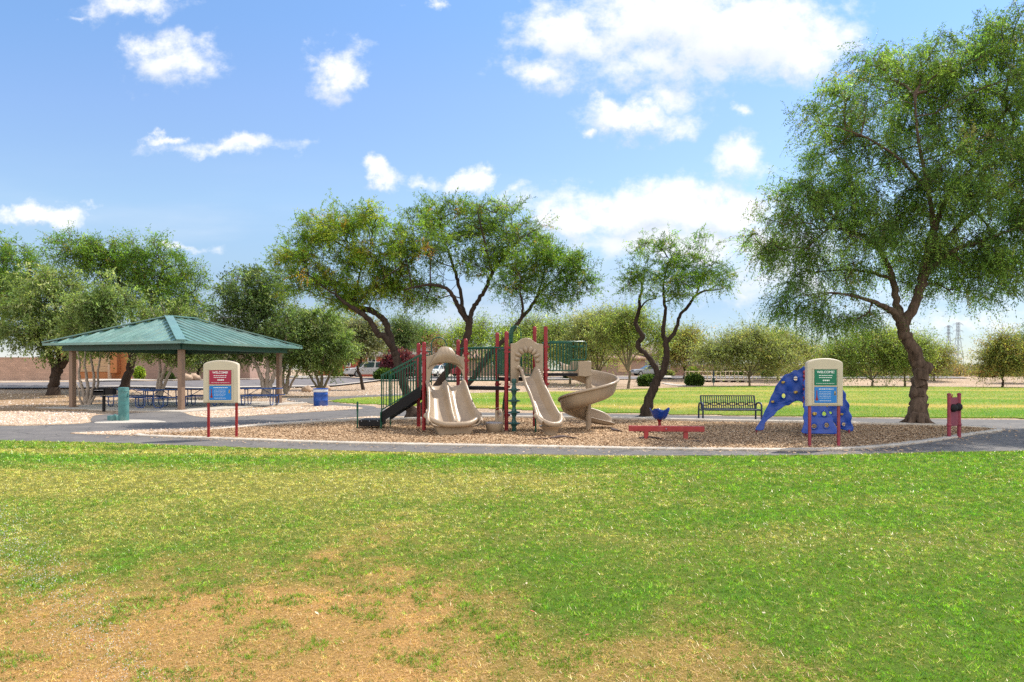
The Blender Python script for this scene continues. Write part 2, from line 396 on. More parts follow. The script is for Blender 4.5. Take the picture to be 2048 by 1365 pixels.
# concrete pads
Np, A_, B_ = Vector((-13.3, 27.46, 0)), Vector((.333, .943, 0)), Vector((-.943, .333, 0))
o = .95; cs = [Np - A_ * o - B_ * o, Np + A_ * (6 + o) - B_ * o, Np + A_ * (6 + o) + B_ * (6 + o), Np - A_ * o + B_ * (6 + o)]
m = MB(); m.add([v + Vector((0, 0, z)) for z in (-.05, .045) for v in cs], [(0, 1, 2, 3), (4, 7, 6, 5), (0, 4, 5, 1), (1, 5, 6, 2), (2, 6, 7, 3), (3, 7, 4, 0)])
struct(part(None, 'concrete_floor', m, M['conc'], bevel=.01))
sheet('concrete_floor', [(192, 848), (204, 844), (260, 841), (312, 842.5), (330, 846), (262, 847.5)], .026, M['conc'], 3)
sheet('gravel_bed', [(-300, 822), (0, 824), (150, 824), (192, 829), (176, 838), (176, 847), (60, 851), (-300, 850)], .020, M['gravel2'])
sheet('gravel_bed', [(372, 827), (430, 822), (620, 812), (700, 814), (726, 818), (680, 821), (530, 830), (420, 836.5)], .020, M['gravel2'])
sheet('leaf_litter', [(-300, 793), (20, 789), (120, 789), (200, 801), (196, 816), (150, 822), (0, 822), (-300, 821)], .03, gravel_mat('brown_leaf_litter', [(0, (.20, .13, .075)), (.4, (.38, .265, .16)), (.75, (.47, .34, .215)), (1, (.60, .47, .33))], 22, .6), drape=True)
# street, pavement and drives (draped on the rise)
def strip(name, a, b, z, mat, x0=-58, x1=60, st=1.5):
    m = MB(); rows = []
    for x in np.arange(x0, x1 + .1, st):
        y = float(road_y(x)); s = (float(road_y(x + 1)) - float(road_y(x - 1))) / 2; q = math.hypot(1, s)
        r = []
        for d in np.linspace(a, b, 6):
            X, Y = x - s / q * d, y + d / q; r.append(Vector((X, Y, float(terr(X, Y)) + z)))
        rows.append(r)
    m.grid(rows); return struct(part(None, name, m, mat, smooth=50))
strip('road', -3.4, 3.4, .06, M['road'])
strip('kerb', 3.4, 3.75, .16, M['kerb']); strip('kerb', -3.75, -3.4, .16, M['kerb']); strip('pavement', 3.75, 5.6, .13, M['conc'])
def quadpatch(name, pts, z, mat):
    m = MB(); rows = []
    a, b, c, d = [Vector(p) for p in pts]
    for i in range(9):
        r = []
        for j in range(9):
            p = (a.lerp(b, i / 8)).lerp(d.lerp(c, i / 8), j / 8); r.append(Vector((p.x, p.y, float(terr(p.x, p.y)) + z)))
        rows.append(r)
    m.grid(rows); return struct(part(None, name, m, mat, smooth=50))
def px2(px, Y): return ((px - CX) * Y / F, Y, 0)
quadpatch('driveway', [px2(160, 59), px2(275, 59), px2(330, 53.5), px2(215, 51)], .14, M['conc'])
quadpatch('driveway', [px2(560, 92), px2(690, 92), px2(720, 75), px2(600, 68)], .14, M['conc'])
quadpatch('driveway', [px2(850, 96), px2(930, 96), px2(930, 82), px2(820, 79)], .14, M['conc'])
quadpatch('driveway', [px2(1282, 100), px2(1335, 100), px2(1345, 84), px2(1275, 84)], .14, M['conc'])
# path leading off behind the far lawn on the right
quadpatch('path', [px2(1322, 77), px2(1336, 77), px2(1400, 68.6), px2(1360, 68.6)], .05, M['conc'])
# ---------------------------------------------------------------- lawns
REAR = [(664, 804), (700, 798), (760, 795), (850, 791), (1000, 786), (1180, 783), (1300, 778), (1450, 774), (1700, 773), (2048, 776), (2400, 780), (2500, 836), (2048, 838), (1800, 836), (1500, 832), (1200, 826), (1000, 819), (850, 814), (740, 809)]
def inside(px, py, poly):
    c = np.zeros(px.shape, bool); n = len(poly); j = n - 1
    for i in range(n):
        xi, yi = poly[i][0], poly[i][1]; xj, yj = poly[j][0], poly[j][1]
        if yi != yj: c ^= ((yi > py) != (yj > py)) & (px < (xj - xi) * (py - yi) / (yj - yi) + xi)
        j = i
    return c
near_edge = smooth_poly([gnd(*p) for p in NEAR], 6, False)
nex = np.array([p.x for p in near_edge]); ney = np.array([p.y for p in near_edge])
def edge_y(x): return np.interp(x, nex, ney)
G1, G2 = np.array([.095, .285, .014]), np.array([.26, .41, .035])
S1, S2, SB = np.array([.56, .46, .12]), np.array([.50, .49, .11]), np.array([.54, .262, .10])
def dry_near(x, y):
    """how dried out the near lawn is (0 lush .. 1 straw) and how brown the straw is"""
    wob = (fbm(x * .7, y * .7) - .5) * 2; fine = (fbm(x * 3.1 + 9, y * 3.1) - .5) * 2
    px = CX + x / y * F; py = HY + EYE * F / y
    lim = np.interp(px, [-300, 0, 200, 600, 760, 900, 1100, 1300, 1430, 1560, 1800, 2400], [1175, 1185, 1180, 1158, 1125, 1150, 1215, 1245, 1238, 1345, 1440, 1480])
    brown = sstep(-85, 75, py - lim + wob * 50 + fine * 55 + (fbm(x * 1.7 + 4, y * 1.7) - .5) * 130) * (.90 - .26 * sstep(850, 1150, px))
    d = .07 + .80 * brown
    left = sstep(1500, 500, px)
    for (yy, w, a, lo, hi) in ((13.2, .45, .9, -9, 1.0), (9.7, 1.0, 1.5, -9, 1.0), (11.3, .35, .35, -9, 6), (7.6, .7, .45, -9, 0), (10.4, .3, .25, 0, 12), (8.5, .4, .3, -9, 6), (6.6, .5, .35, -9, 7), (14.4, .4, .5, -9, -3)):
        y2 = y + wob * .55 + .03 * x
        d = d + a * np.exp(-((y2 - yy) / w) ** 2) * sstep(hi + 2.5, hi - 2.5, x) * (1 - .6 * brown)
    d = d + .20 * sstep(9.5, 6.5, y) * (1 - brown) * (.4 + .6 * left) + .24 * wob * (.25 + .75 * left) + .34 * fine
    ed = edge_y(x) - y
    d = d + .75 * np.exp(-(ed / .35) ** 2) * sstep(4.5, 2.0, x + wob) * sstep(-4.5, -2.2, x + wob) + .45 * np.exp(-(ed / .16) ** 2)
    return np.clip(d, 0, 1), brown
def lawn_col(d, br, r1, r2):
    g = G1[None] * (1 - r1[:, None]) + G2[None] * r1[:, None]
    g = g * (1 - .5 * d[:, None]) + .5 * d[:, None] * np.array([.20, .25, .03])
    s = S1[None] * (1 - r2[:, None]) + S2[None] * r2[:, None]
    s = s * (1 - .55 * br[:, None]) + .55 * br[:, None] * np.array([.72, .37, .145])
    return g, s
# soil and thatch under the near lawn
lx = np.arange(-20, 20.01, .14); ly = np.concatenate([np.arange(-3, 2.5, .5), np.arange(2.5, 16.6, .14)])
LX, LY = np.meshgrid(lx, ly); LYc = np.minimum(LY, edge_y(LX)[...]); d, br = dry_near(LX.ravel(), np.maximum(LYc.ravel(), 2.6))
LZ = .022 + .02 * fbm(LX * 1.5, LY * 1.5)
g, s = lawn_col(d, br, fbm(LX.ravel() * 5, LY.ravel() * 5), fbm(LX.ravel() * 7, LY.ravel() * 7))
soil = SB * (1 - .3 * d[:, None]) + s * .3 * d[:, None]
wgt = np.clip(d * 1.05, 0, 1)[:, None]
base = (g * .42 + np.array([.012, .011, .004])) * (1 - wgt) + (soil * .85 * br[:, None] + (s * .26 + g * .16) * (1 - br[:, None])) * wgt
n = len(lx); nr = len(ly)
idx = np.arange(nr * n).reshape(nr, n)
quads = np.stack([idx[:-1, :-1], idx[:-1, 1:], idx[1:, 1:], idx[1:, :-1]], -1).reshape(-1, 4)
me = bpy.data.meshes.new('lawn'); me.from_pydata(np.stack([LX.ravel(), LYc.ravel(), LZ.ravel()], -1).tolist(), [], quads.tolist()); me.validate()
a = me.attributes.new('Col', 'FLOAT_COLOR', 'POINT'); cc = np.ones((len(me.vertices), 4), np.float32); cc[:, :3] = base; a.data.foreach_set('color', cc.ravel())
def lawn_mat(name, lo=.55, hi=1.35, sc=60):
    m, nt, out = new_mat(name); b = N(nt, 'ShaderNodeBsdfPrincipled'); b.inputs['Roughness'].default_value = .9; b.inputs['Specular IOR Level'].default_value = .1
    at_ = N(nt, 'ShaderNodeAttribute'); at_.attribute_name = 'Col'; tc = N(nt, 'ShaderNodeTexCoord')
    f = noise(nt, tc.outputs['Object'], sc, 4, .75)
    c = mixcol(nt, 1., at_.outputs[0], ramp(nt, f, [(.3, (lo,) * 3), (.7, (hi,) * 3)]), 'MULTIPLY')
    nt.links.new(c, b.inputs['Base Color'])
    bn = N(nt, 'ShaderNodeBump'); bn.inputs['Strength'].default_value = .8; bn.inputs['Distance'].default_value = .03
    nt.links.new(f, bn.inputs['Height']); nt.links.new(bn.outputs[0], b.inputs['Normal']); nt.links.new(b.outputs[0], out.inputs[0]); return m
me.materials.append(lawn_mat('near_lawn_soil'))
for p in me.polygons: p.use_smooth = True
ob = bpy.data.objects.new('lawn', me); C.objects.link(ob); struct(ob)
def blades(rng, x, y, z0, h, w, cols, lean=.55):
    n = len(x); a = rng.random(n) * 2 * PI; t = rng.random(n) * 2 * PI; l = h * lean * (.4 + rng.random(n))
    P = np.stack([x, y, z0], -1); sd = np.stack([np.cos(a), np.sin(a), np.zeros(n)], -1) * (w / 2)[:, None]
    tip = P + np.stack([np.cos(t) * l, np.sin(t) * l, h], -1)
    V = np.stack([P - sd, P + sd, tip], 1).reshape(-1, 3); return V
rng = np.random.default_rng(3)
Vs, Cs = [], []
for (y0, y1, dens, nb, spr, h, w) in ((2.9, 4.5, 1900, 6, .008, .019, .0042), (4.5, 6.5, 1250, 6, .010, .021, .0054), (6.5, 9.0, 820, 6, .013, .025, .0075), (9.0, 12.0, 460, 6, .018, .030, .0105), (12.0, 16.0, 260, 6, .026, .036, .0145)):
    hw = y1 * .78 + .6; nn = int(dens * (y1 - y0) * 2 * hw)
    x = (rng.random(nn) * 2 - 1) * hw; y = y0 + rng.random(nn) * (y1 - y0)
    k = (np.abs(x) < y * .78 + .5) & (y < edge_y(x) - .04 + .12 * (fbm(x * 4, y * 4) - .5)); x, y = x[k], y[k]
    d, br = dry_near(x, y); tuft = fbm(x * 4.2 + 31, y * 4.2 + 7)
    keep = rng.random(len(x)) < 1 - .55 * br * sstep(.62, .42, tuft)
    x, y, d, br, tuft = x[keep], y[keep], d[keep], br[keep], tuft[keep]; n_ = len(x)
    g, s = lawn_col(d, br, rng.random(n_), rng.random(n_))
    isdry = rng.random(n_) < np.clip(d - .85 * br * sstep(.50, .66, tuft), .03, .96)
    tone = np.exp(rng.normal(-.04, .32, n_)) * (.70 + .60 * fbm(x * 8 + 3, y * 8 + 8))
    ht = h * (.45 + 1.0 * rng.random(n_) ** 1.3) * np.where(isdry, .7, 1.0) * (1 + .5 * sstep(.52, .7, tuft) * br)
    R_ = lambda v: np.repeat(v, nb)
    x, y, isd, ht, tone, brr = R_(x), R_(y), R_(isdry), R_(ht), R_(tone), R_(br); g, s = np.repeat(g, nb, 0), np.repeat(s, nb, 0); n_ = len(x)
    isd = np.where(rng.random(n_) < .06, ~isd, isd)
    col = np.where(isd[:, None], s, g) * (tone * (.65 + .7 * rng.random(n_)))[:, None]
    x = x + rng.normal(0, spr, n_); y = y + rng.normal(0, spr, n_)
    V = blades(rng, x, y, .021 + .02 * fbm(x * 1.5, y * 1.5), ht * (.6 + .6 * rng.random(n_)), np.full(n_, w) * np.where(isd, .8, 1.1), col, np.where(isd, 1.8, .75))
    Vs.append(V); Cs.append(col)
# dry stalks lying about in the brown ground
nn = 110000; y = 2.9 + 5.2 * rng.random(nn); x = (rng.random(nn) * 2 - 1) * (y * .78 + .4); d, br = dry_near(x, y); k = rng.random(nn) < np.clip(br * .9 + .12 * d, 0, 1); x, y = x[k], y[k]; n_ = len(x)
a = rng.random(n_) * 2 * PI; L = .014 + .028 * rng.random(n_); w_ = .0009 + .0012 * rng.random(n_); P = np.stack([x, y, .024 + .02 * fbm(x * 1.5, y * 1.5) + .008 * rng.random(n_)], -1); D = np.stack([np.cos(a), np.sin(a), rng.normal(0, .18, n_)], -1) * L[:, None]; sd = np.stack([-np.sin(a), np.cos(a), np.zeros(n_)], -1) * w_[:, None]
Vs.append(np.stack([P - sd, P + sd, P + D], 1).reshape(-1, 3)); Cs.append(np.array([.82, .52, .23]) * (.4 + .6 * rng.random(n_))[:, None])
V = np.concatenate(Vs); Cc = np.concatenate(Cs)
o = np_mesh('grass', V, len(V) // 3, 3, Cc, M['blade']); o['kind'] = 'stuff'; o['label'] = 'short mown turf, green on the right and straw brown near the camera'; o['category'] = 'grass'
del V, Cc, Vs, Cs
# far lawn: sheet with a fine colour grid plus blades
rp = [(p.x, p.y) for p in smooth_poly([gnd(*p) for p in REAR], 5)]
rx = np.arange(min(p[0] for p in rp), max(p[0] for p in rp), .45); ry = np.arange(20.5, 74, .45); RXm, RYm = np.meshgrid(rx, ry)
ins = inside(RXm, RYm, rp)
def dry_far(x, y):
    w = (fbm(x * .16, y * .16) - .5) * 2; f = (fbm(x * .9, y * .9) - .5) * 2
    d = .16 + .25 * w + .22 * f
    for (yy, ww, a, lo, hi) in ((31, 1.9, .75, -3, 60), (45, 3.0, .30, -30, 40), (53, 2.5, .6, -4, 70), (38.5, 1.5, .35, -12, 60), (60, 2.0, .3, -20, 60)):
        d = d + a * np.exp(-((y + w * 3 - yy) / ww) ** 2) * sstep(lo - 3, lo + 4, x)
    return np.clip(d, 0, 1)
n = len(rx); idx = np.arange(RXm.size).reshape(RXm.shape)
cell = inside(RXm[:-1, :-1] + .22, RYm[:-1, :-1] + .22, rp)
quads = np.stack([idx[:-1, :-1], idx[:-1, 1:], idx[1:, 1:], idx[1:, :-1]], -1)[cell]
d = dry_far(RXm.ravel(), RYm.ravel()); g, s = lawn_col(d, d * .5, fbm(RXm.ravel() * .6, RYm.ravel() * .6), fbm(RXm.ravel(), RYm.ravel()))
base = g * .62 * (1 - d[:, None]) + s * .72 * d[:, None]
me = bpy.data.meshes.new('lawn'); me.from_pydata(np.stack([RXm.ravel(), RYm.ravel(), np.full(RXm.size, .034)], -1).tolist(), [], quads.tolist())
a = me.attributes.new('Col', 'FLOAT_COLOR', 'POINT'); cc = np.ones((len(me.vertices), 4), np.float32); cc[:, :3] = base; a.data.foreach_set('color', cc.ravel())
bm = bmesh.new(); bm.from_mesh(me); bmesh.ops.delete(bm, geom=[v for v in bm.verts if not v.link_faces], context='VERTS')
be = [e for e in bm.edges if len(e.link_faces) == 1]; ex_ = bmesh.ops.extrude_edge_only(bm, edges=be)
for v in ex_['geom']:
    if isinstance(v, bmesh.types.BMVert): v.co.z = -.03
bm.to_mesh(me); bm.free()
me.materials.append(lawn_mat('far_lawn_turf', .6, 1.3, 9)); ob = bpy.data.objects.new('lawn', me); C.objects.link(ob); struct(ob)
nn = 150000; yy = 1 / (1 / 74 + rng.random(nn) * (1 / 20.8 - 1 / 74)); xx = (rng.random(nn) * 2 - 1) * yy * .8
k = inside(xx, yy, rp); xx, yy = xx[k], yy[k]; n_ = len(xx); d = dry_far(xx, yy); g, s = lawn_col(d, d * .4, rng.random(n_), rng.random(n_))
col = np.where((rng.random(n_) < d)[:, None], s, g) * (.75 + .5 * rng.random(n_))[:, None]
sc = yy / 30
V = blades(rng, xx, yy, np.full(n_, .032), .05 * (.6 + .5 * rng.random(n_)) * np.sqrt(sc), .022 * sc, col, .8)
o = np_mesh('grass', V, n_, 3, col, M['blade']); o['kind'] = 'stuff'; o['label'] = 'bright green turf of the lawn beyond the play area'; o['category'] = 'grass'
# wood chips on the mulch
mp = [(p.x, p.y) for p in mulch_poly]; nn = 230000
x = -13 + rng.random(nn) * 27; y = 13.5 + rng.random(nn) * 10; k = inside(x, y, mp); x, y = x[k], y[k]; n_ = len(x)
a = rng.random(n_) * 2 * PI; L = .010 + .020 * rng.random(n_); w = .004 + .007 * rng.random(n_); ti = (rng.random(n_) - .5) * .9; t2 = (rng.random(n_) - .5) * .9
ax = np.stack([np.cos(a), np.sin(a), ti], -1) * L[:, None]; sx = np.stack([-np.sin(a), np.cos(a), t2], -1) * w[:, None]
P = np.stack([x, y, .045 + .02 * rng.random(n_) + .04 * (fbm(x * .9, y * .9) - .4)], -1)
V = np.stack([P - ax - sx, P + ax - sx, P + ax + sx, P - ax + sx], 1).reshape(-1, 3)
pal = np.array([[.49, .335, .20], [.43, .285, .17], [.36, .24, .14], [.56, .41, .265], [.29, .19, .115], [.47, .31, .18]])
col = pal[rng.integers(0, 6, n_)] * (.8 + .4 * rng.random(n_))[:, None] * (.8 + .4 * fbm(x * .5, y * .5))[:, None]
o = np_mesh('wood_chips', V, n_, 4, col, M['chip']); o['kind'] = 'stuff'; o['label'] = 'loose tan wood chips covering the play area floor'; o['category'] = 'wood chips'
# stray chips kicked out on to the path and a few fallen leaves on the turf
nn = 2600; i_ = rng.integers(0, len(mp), nn); q_ = np.array(mp)[i_]; c_ = np.array([.5, 18.2]); off = q_ - c_; off /= np.linalg.norm(off, axis=1)[:, None]
pp = q_ + off * (.15 + np.abs(rng.normal(0, .55, nn)))[:, None] + rng.normal(0, .12, (nn, 2)); n_ = nn; a = rng.random(n_) * 2 * PI; L = .012 + .02 * rng.random(n_); w = .005 + .008 * rng.random(n_)
ax = np.stack([np.cos(a), np.sin(a), np.zeros(n_)], -1) * L[:, None]; sx = np.stack([-np.sin(a), np.cos(a), .3 * rng.normal(0, 1, n_)], -1) * w[:, None]; P = np.stack([pp[:, 0], pp[:, 1], np.full(n_, .046)], -1)
o = np_mesh('stray_chips', np.stack([P - ax - sx, P + ax - sx, P + ax + sx, P - ax + sx], 1).reshape(-1, 3), n_, 4, pal[rng.integers(0, 6, n_)] * (.75 + .4 * rng.random(n_))[:, None], M['chip']); o['kind'] = 'stuff'; o['label'] = 'stray wood chips scattered on the asphalt beside the kerb'; o['category'] = 'wood chips'
n_ = 90; y = 4 + 10 * rng.random(n_); x = (rng.random(n_) * 2 - 1) * y * .75; a = rng.random(n_) * 2 * PI; L = .010 + .010 * rng.random(n_); ax = np.stack([np.cos(a), np.sin(a), .3 * rng.normal(0, 1, n_)], -1) * L[:, None]; sx = np.stack([-np.sin(a), np.cos(a), .3 * rng.normal(0, 1, n_)], -1) * L[:, None] * .5; P = np.stack([x, y, np.full(n_, .062)], -1)
lp_ = np.array([[.45, .22, .08], [.62, .5, .34], [.42, .12, .08], [.5, .38, .2], [.3, .17, .08]])
o = np_mesh('fallen_leaves', np.stack([P - ax, P + sx, P + ax, P - sx], 1).reshape(-1, 3), n_, 4, lp_[rng.integers(0, 5, n_)], M['chip']); o['kind'] = 'stuff'; o['label'] = 'a few small dry leaves lying on the turf'; o['category'] = 'leaves'
# stones on the gravel
nn = 52000; px_ = rng.random(nn) * 2300 - 120; yy = 1 / (1 / 66 + rng.random(nn) * (1 / 15.0 - 1 / 66)); xx = (px_ - CX) / F * yy
regs = [[(p.x, p.y) for p in [gnd(*q) for q in R]] for R in ([(-300, 822), (0, 824), (150, 824), (192, 829), (176, 838), (176, 847), (60, 851), (-300, 850)],
        [(372, 827), (430, 822), (620, 812), (700, 814), (726, 818), (680, 821), (530, 830), (420, 836.5)],
        [(140, 868.5), (250, 863), (400, 857), (534, 848), (688, 838), (745, 834), (830, 835), (830, 842), (715, 844), (534, 854), (420, 862), (290, 872)],
        [(560, 768), (760, 763), (1000, 765), (1180, 770), (1180, 781), (1000, 785), (760, 792), (560, 795)], [(-200, 788), (140, 790), (200, 800), (600, 785), (560, 797), (620, 808), (-200, 822)])]
k = np.zeros(nn, bool)
for R in regs: k |= inside(xx, yy, R)
xx, yy = xx[k], yy[k]; n_ = len(xx); r = (.014 + .03 * rng.random(n_) ** 2) * np.sqrt(yy / 20)
ang = rng.random(n_) * 2 * PI; zt = terr(xx, yy) + .02
V = []
c0 = np.stack([xx, yy, zt], -1); up = np.stack([np.zeros(n_), np.zeros(n_), r * .9], -1)
ring = [np.stack([np.cos(ang + q * PI / 2) * r * (.8 + .5 * rng.random(n_)), np.sin(ang + q * PI / 2) * r, np.zeros(n_)], -1) for q in range(4)]
tri = []
for q in range(4): tri += [c0 + ring[q], c0 + ring[(q + 1) % 4], c0 + up]
V = np.stack(tri, 1).reshape(-1, 3)
pal = np.array([[.62, .5, .4], [.52, .38, .28], [.7, .62, .54], [.42, .3, .22], [.58, .47, .4], [.36, .27, .22]])
col = np.repeat(pal[rng.integers(0, 6, n_)] * (.8 + .4 * rng.random(n_))[:, None], 4, axis=0)
o = np_mesh('gravel_stones', V, n_ * 4, 3, col, M['chip']); o['kind'] = 'stuff'; o['label'] = 'loose pale landscaping stones on the gravel beds'; o['category'] = 'gravel'
# ================================================================ TREES
def leaf_mesh(rng, tips, outw, per, spl, sig, twig, nleaf, L, w, droop, pal, pw, stick=0.0):
    """sprays of small leaves round every tip"""
    nt_ = len(tips); S = nt_ * per
    base = np.repeat(tips, per, 0) + rng.normal(0, 1, (S, 3)) * sig * np.array([1, 1, .75])
    tdir = rng.normal(0, .8, (nt_, 3)) + outw * .9; dirs = rng.normal(0, .55, (S, 3)) + np.repeat(tdir, per, 0); dirs[:, 2] -= droop; dirs /= np.linalg.norm(dirs, axis=1)[:, None]
    side = np.cross(dirs, rng.normal(0, 1, (S, 3))); side /= np.linalg.norm(side, axis=1)[:, None] + 1e-6
    tl = twig * (.5 + rng.random(S))
    k = (np.arange(nleaf) + .5) / nleaf
    P = base[:, None] + dirs[:, None] * (tl[:, None] * k)[..., None]
    P[..., 2] -= (droop * .35) * (tl[:, None] * k ** 2)
    sg = np.where(np.arange(nleaf) % 2 == 0, 1, -1)
    D = side[:, None] * sg[None, :, None] * .85 + dirs[:, None] * .7 + rng.normal(0, .45, (S, nleaf, 3)); D[..., 2] -= droop * .3
    D /= np.linalg.norm(D, axis=2)[..., None]
    Sd = np.cross(D, rng.normal(0, 1, D.shape) * .6 + np.array([0, 0, 1.])); Sd /= np.linalg.norm(Sd, axis=2)[..., None] + 1e-6
    l = L * (.6 + .8 * rng.random((S, nleaf, 1))); ww = w * (.7 + .6 * rng.random((S, nleaf, 1))) / 2
    V = np.stack([P, P + D * l * .45 + Sd * ww, P + D * l, P + D * l * .55 - Sd * ww], 2).reshape(-1, 3)
    pal = np.array(pal); pi = rng.choice(len(pal), nt_, p=np.array(pw) / sum(pw)); ps = np.repeat(pi, per); sw = rng.random(S) < .4
    ps = np.where(sw, rng.choice(len(pal), S, p=np.array(pw) / sum(pw)), ps)
    col = np.repeat((pal[ps] * np.repeat(np.exp(rng.normal(0, .26, (nt_, 1))), per, 0) * (.75 + .5 * rng.random((S, 1))))[:, None], nleaf, 1) * (.85 + .3 * rng.random((S, nleaf, 1)))
    col = col.reshape(-1, 3)
    if stick:   # fine bare twigs carrying the leaves
        E = base + dirs * tl[:, None]; E[:, 2] -= droop * .35 * tl; w0 = np.cross(dirs, np.array([0, 1., 0])); w0 /= np.linalg.norm(w0, axis=1)[:, None] + 1e-6; w0 *= stick
        T0 = np.repeat(tips, per, 0); m1 = (base + E) / 2 + np.array([0, 0, .02])
        Vt = np.stack([T0 - w0, T0 + w0, base + w0 * .8, base - w0 * .8, base - w0 * .8, base + w0 * .8, m1 + w0 * .6, m1 - w0 * .6, m1 - w0 * .6, m1 + w0 * .6, E + w0 * .3, E - w0 * .3], 1).reshape(-1, 3)
        V = np.concatenate([V, Vt]); col = np.concatenate([col, np.tile(np.array([[.05, .036, .026]]), (S * 3, 1))])
    return V, col
Uz_ = Vector((0, 0, 1))
PAL = {
 'mesq': ([(0.130, 0.250, 0.029), (0.085, 0.181, 0.025), (0.199, 0.302, 0.040), (0.260, 0.225, 0.040)], (4, 4, 3, .5)),
 'big': ([(.155, .275, .05), (.10, .20, .04), (.22, .34, .065), (.25, .24, .08)], (4, 4, 3, .6)),
 'yel': ([(0.206, 0.328, 0.027), (0.138, 0.259, 0.027), (0.276, 0.328, 0.040), (0.449, 0.259, 0.040)], (4, 3, 3, .3)),
 'orange': ([(0.152, 0.260, 0.035), (0.100, 0.188, 0.028), (0.216, 0.307, 0.042), (0.432, 0.235, 0.049)], (4, 4, 2.5, .3)),
 'olive': ([(0.171, 0.243, 0.070), (0.116, 0.189, 0.049), (0.270, 0.340, 0.127), (0.359, 0.396, 0.198)], (4, 3, 2.2, .8)),
 'dolive': ([(0.103, 0.168, 0.049), (0.150, 0.216, 0.073), (0.066, 0.113, 0.032), (0.282, 0.337, 0.147)], (4, 3, 3, 1)),
 'pale': ([(0.268, 0.314, 0.106), (0.187, 0.242, 0.085), (0.339, 0.376, 0.141), (0.358, 0.322, 0.141)], (4, 3, 3, 1)),
 'verde': ([(0.224, 0.301, 0.067), (0.154, 0.241, 0.054), (0.293, 0.362, 0.095), (0.309, 0.275, 0.108)], (4, 3, 3, 1)),
 'lime': ([(0.240, 0.346, 0.043), (0.166, 0.270, 0.037), (0.300, 0.374, 0.062)], (4, 3, 3)),
 'grey': ([(0.180, 0.210, 0.106), (0.127, 0.157, 0.075), (0.240, 0.263, 0.137), (0.256, 0.217, 0.137)], (4, 3, 3, 1)),
 'yolive': ([(0.256, 0.284, 0.075), (0.166, 0.210, 0.056), (0.330, 0.284, 0.075), (0.374, 0.240, 0.087)], (4, 3, 2, .8)),
 'plum': ([(0.125, 0.027, 0.046), (0.081, 0.022, 0.034), (0.200, 0.050, 0.069), (0.125, 0.075, 0.057)], (4, 3, 2, .6)),
 'brown': ([(0.300, 0.163, 0.081), (0.213, 0.112, 0.057), (0.350, 0.213, 0.103), (0.125, 0.163, 0.046)], (4, 3, 2, 1.5)),
 'bush': ([(0.062, 0.119, 0.023), (0.037, 0.081, 0.018), (0.100, 0.163, 0.034)], (4, 3, 2)),
}
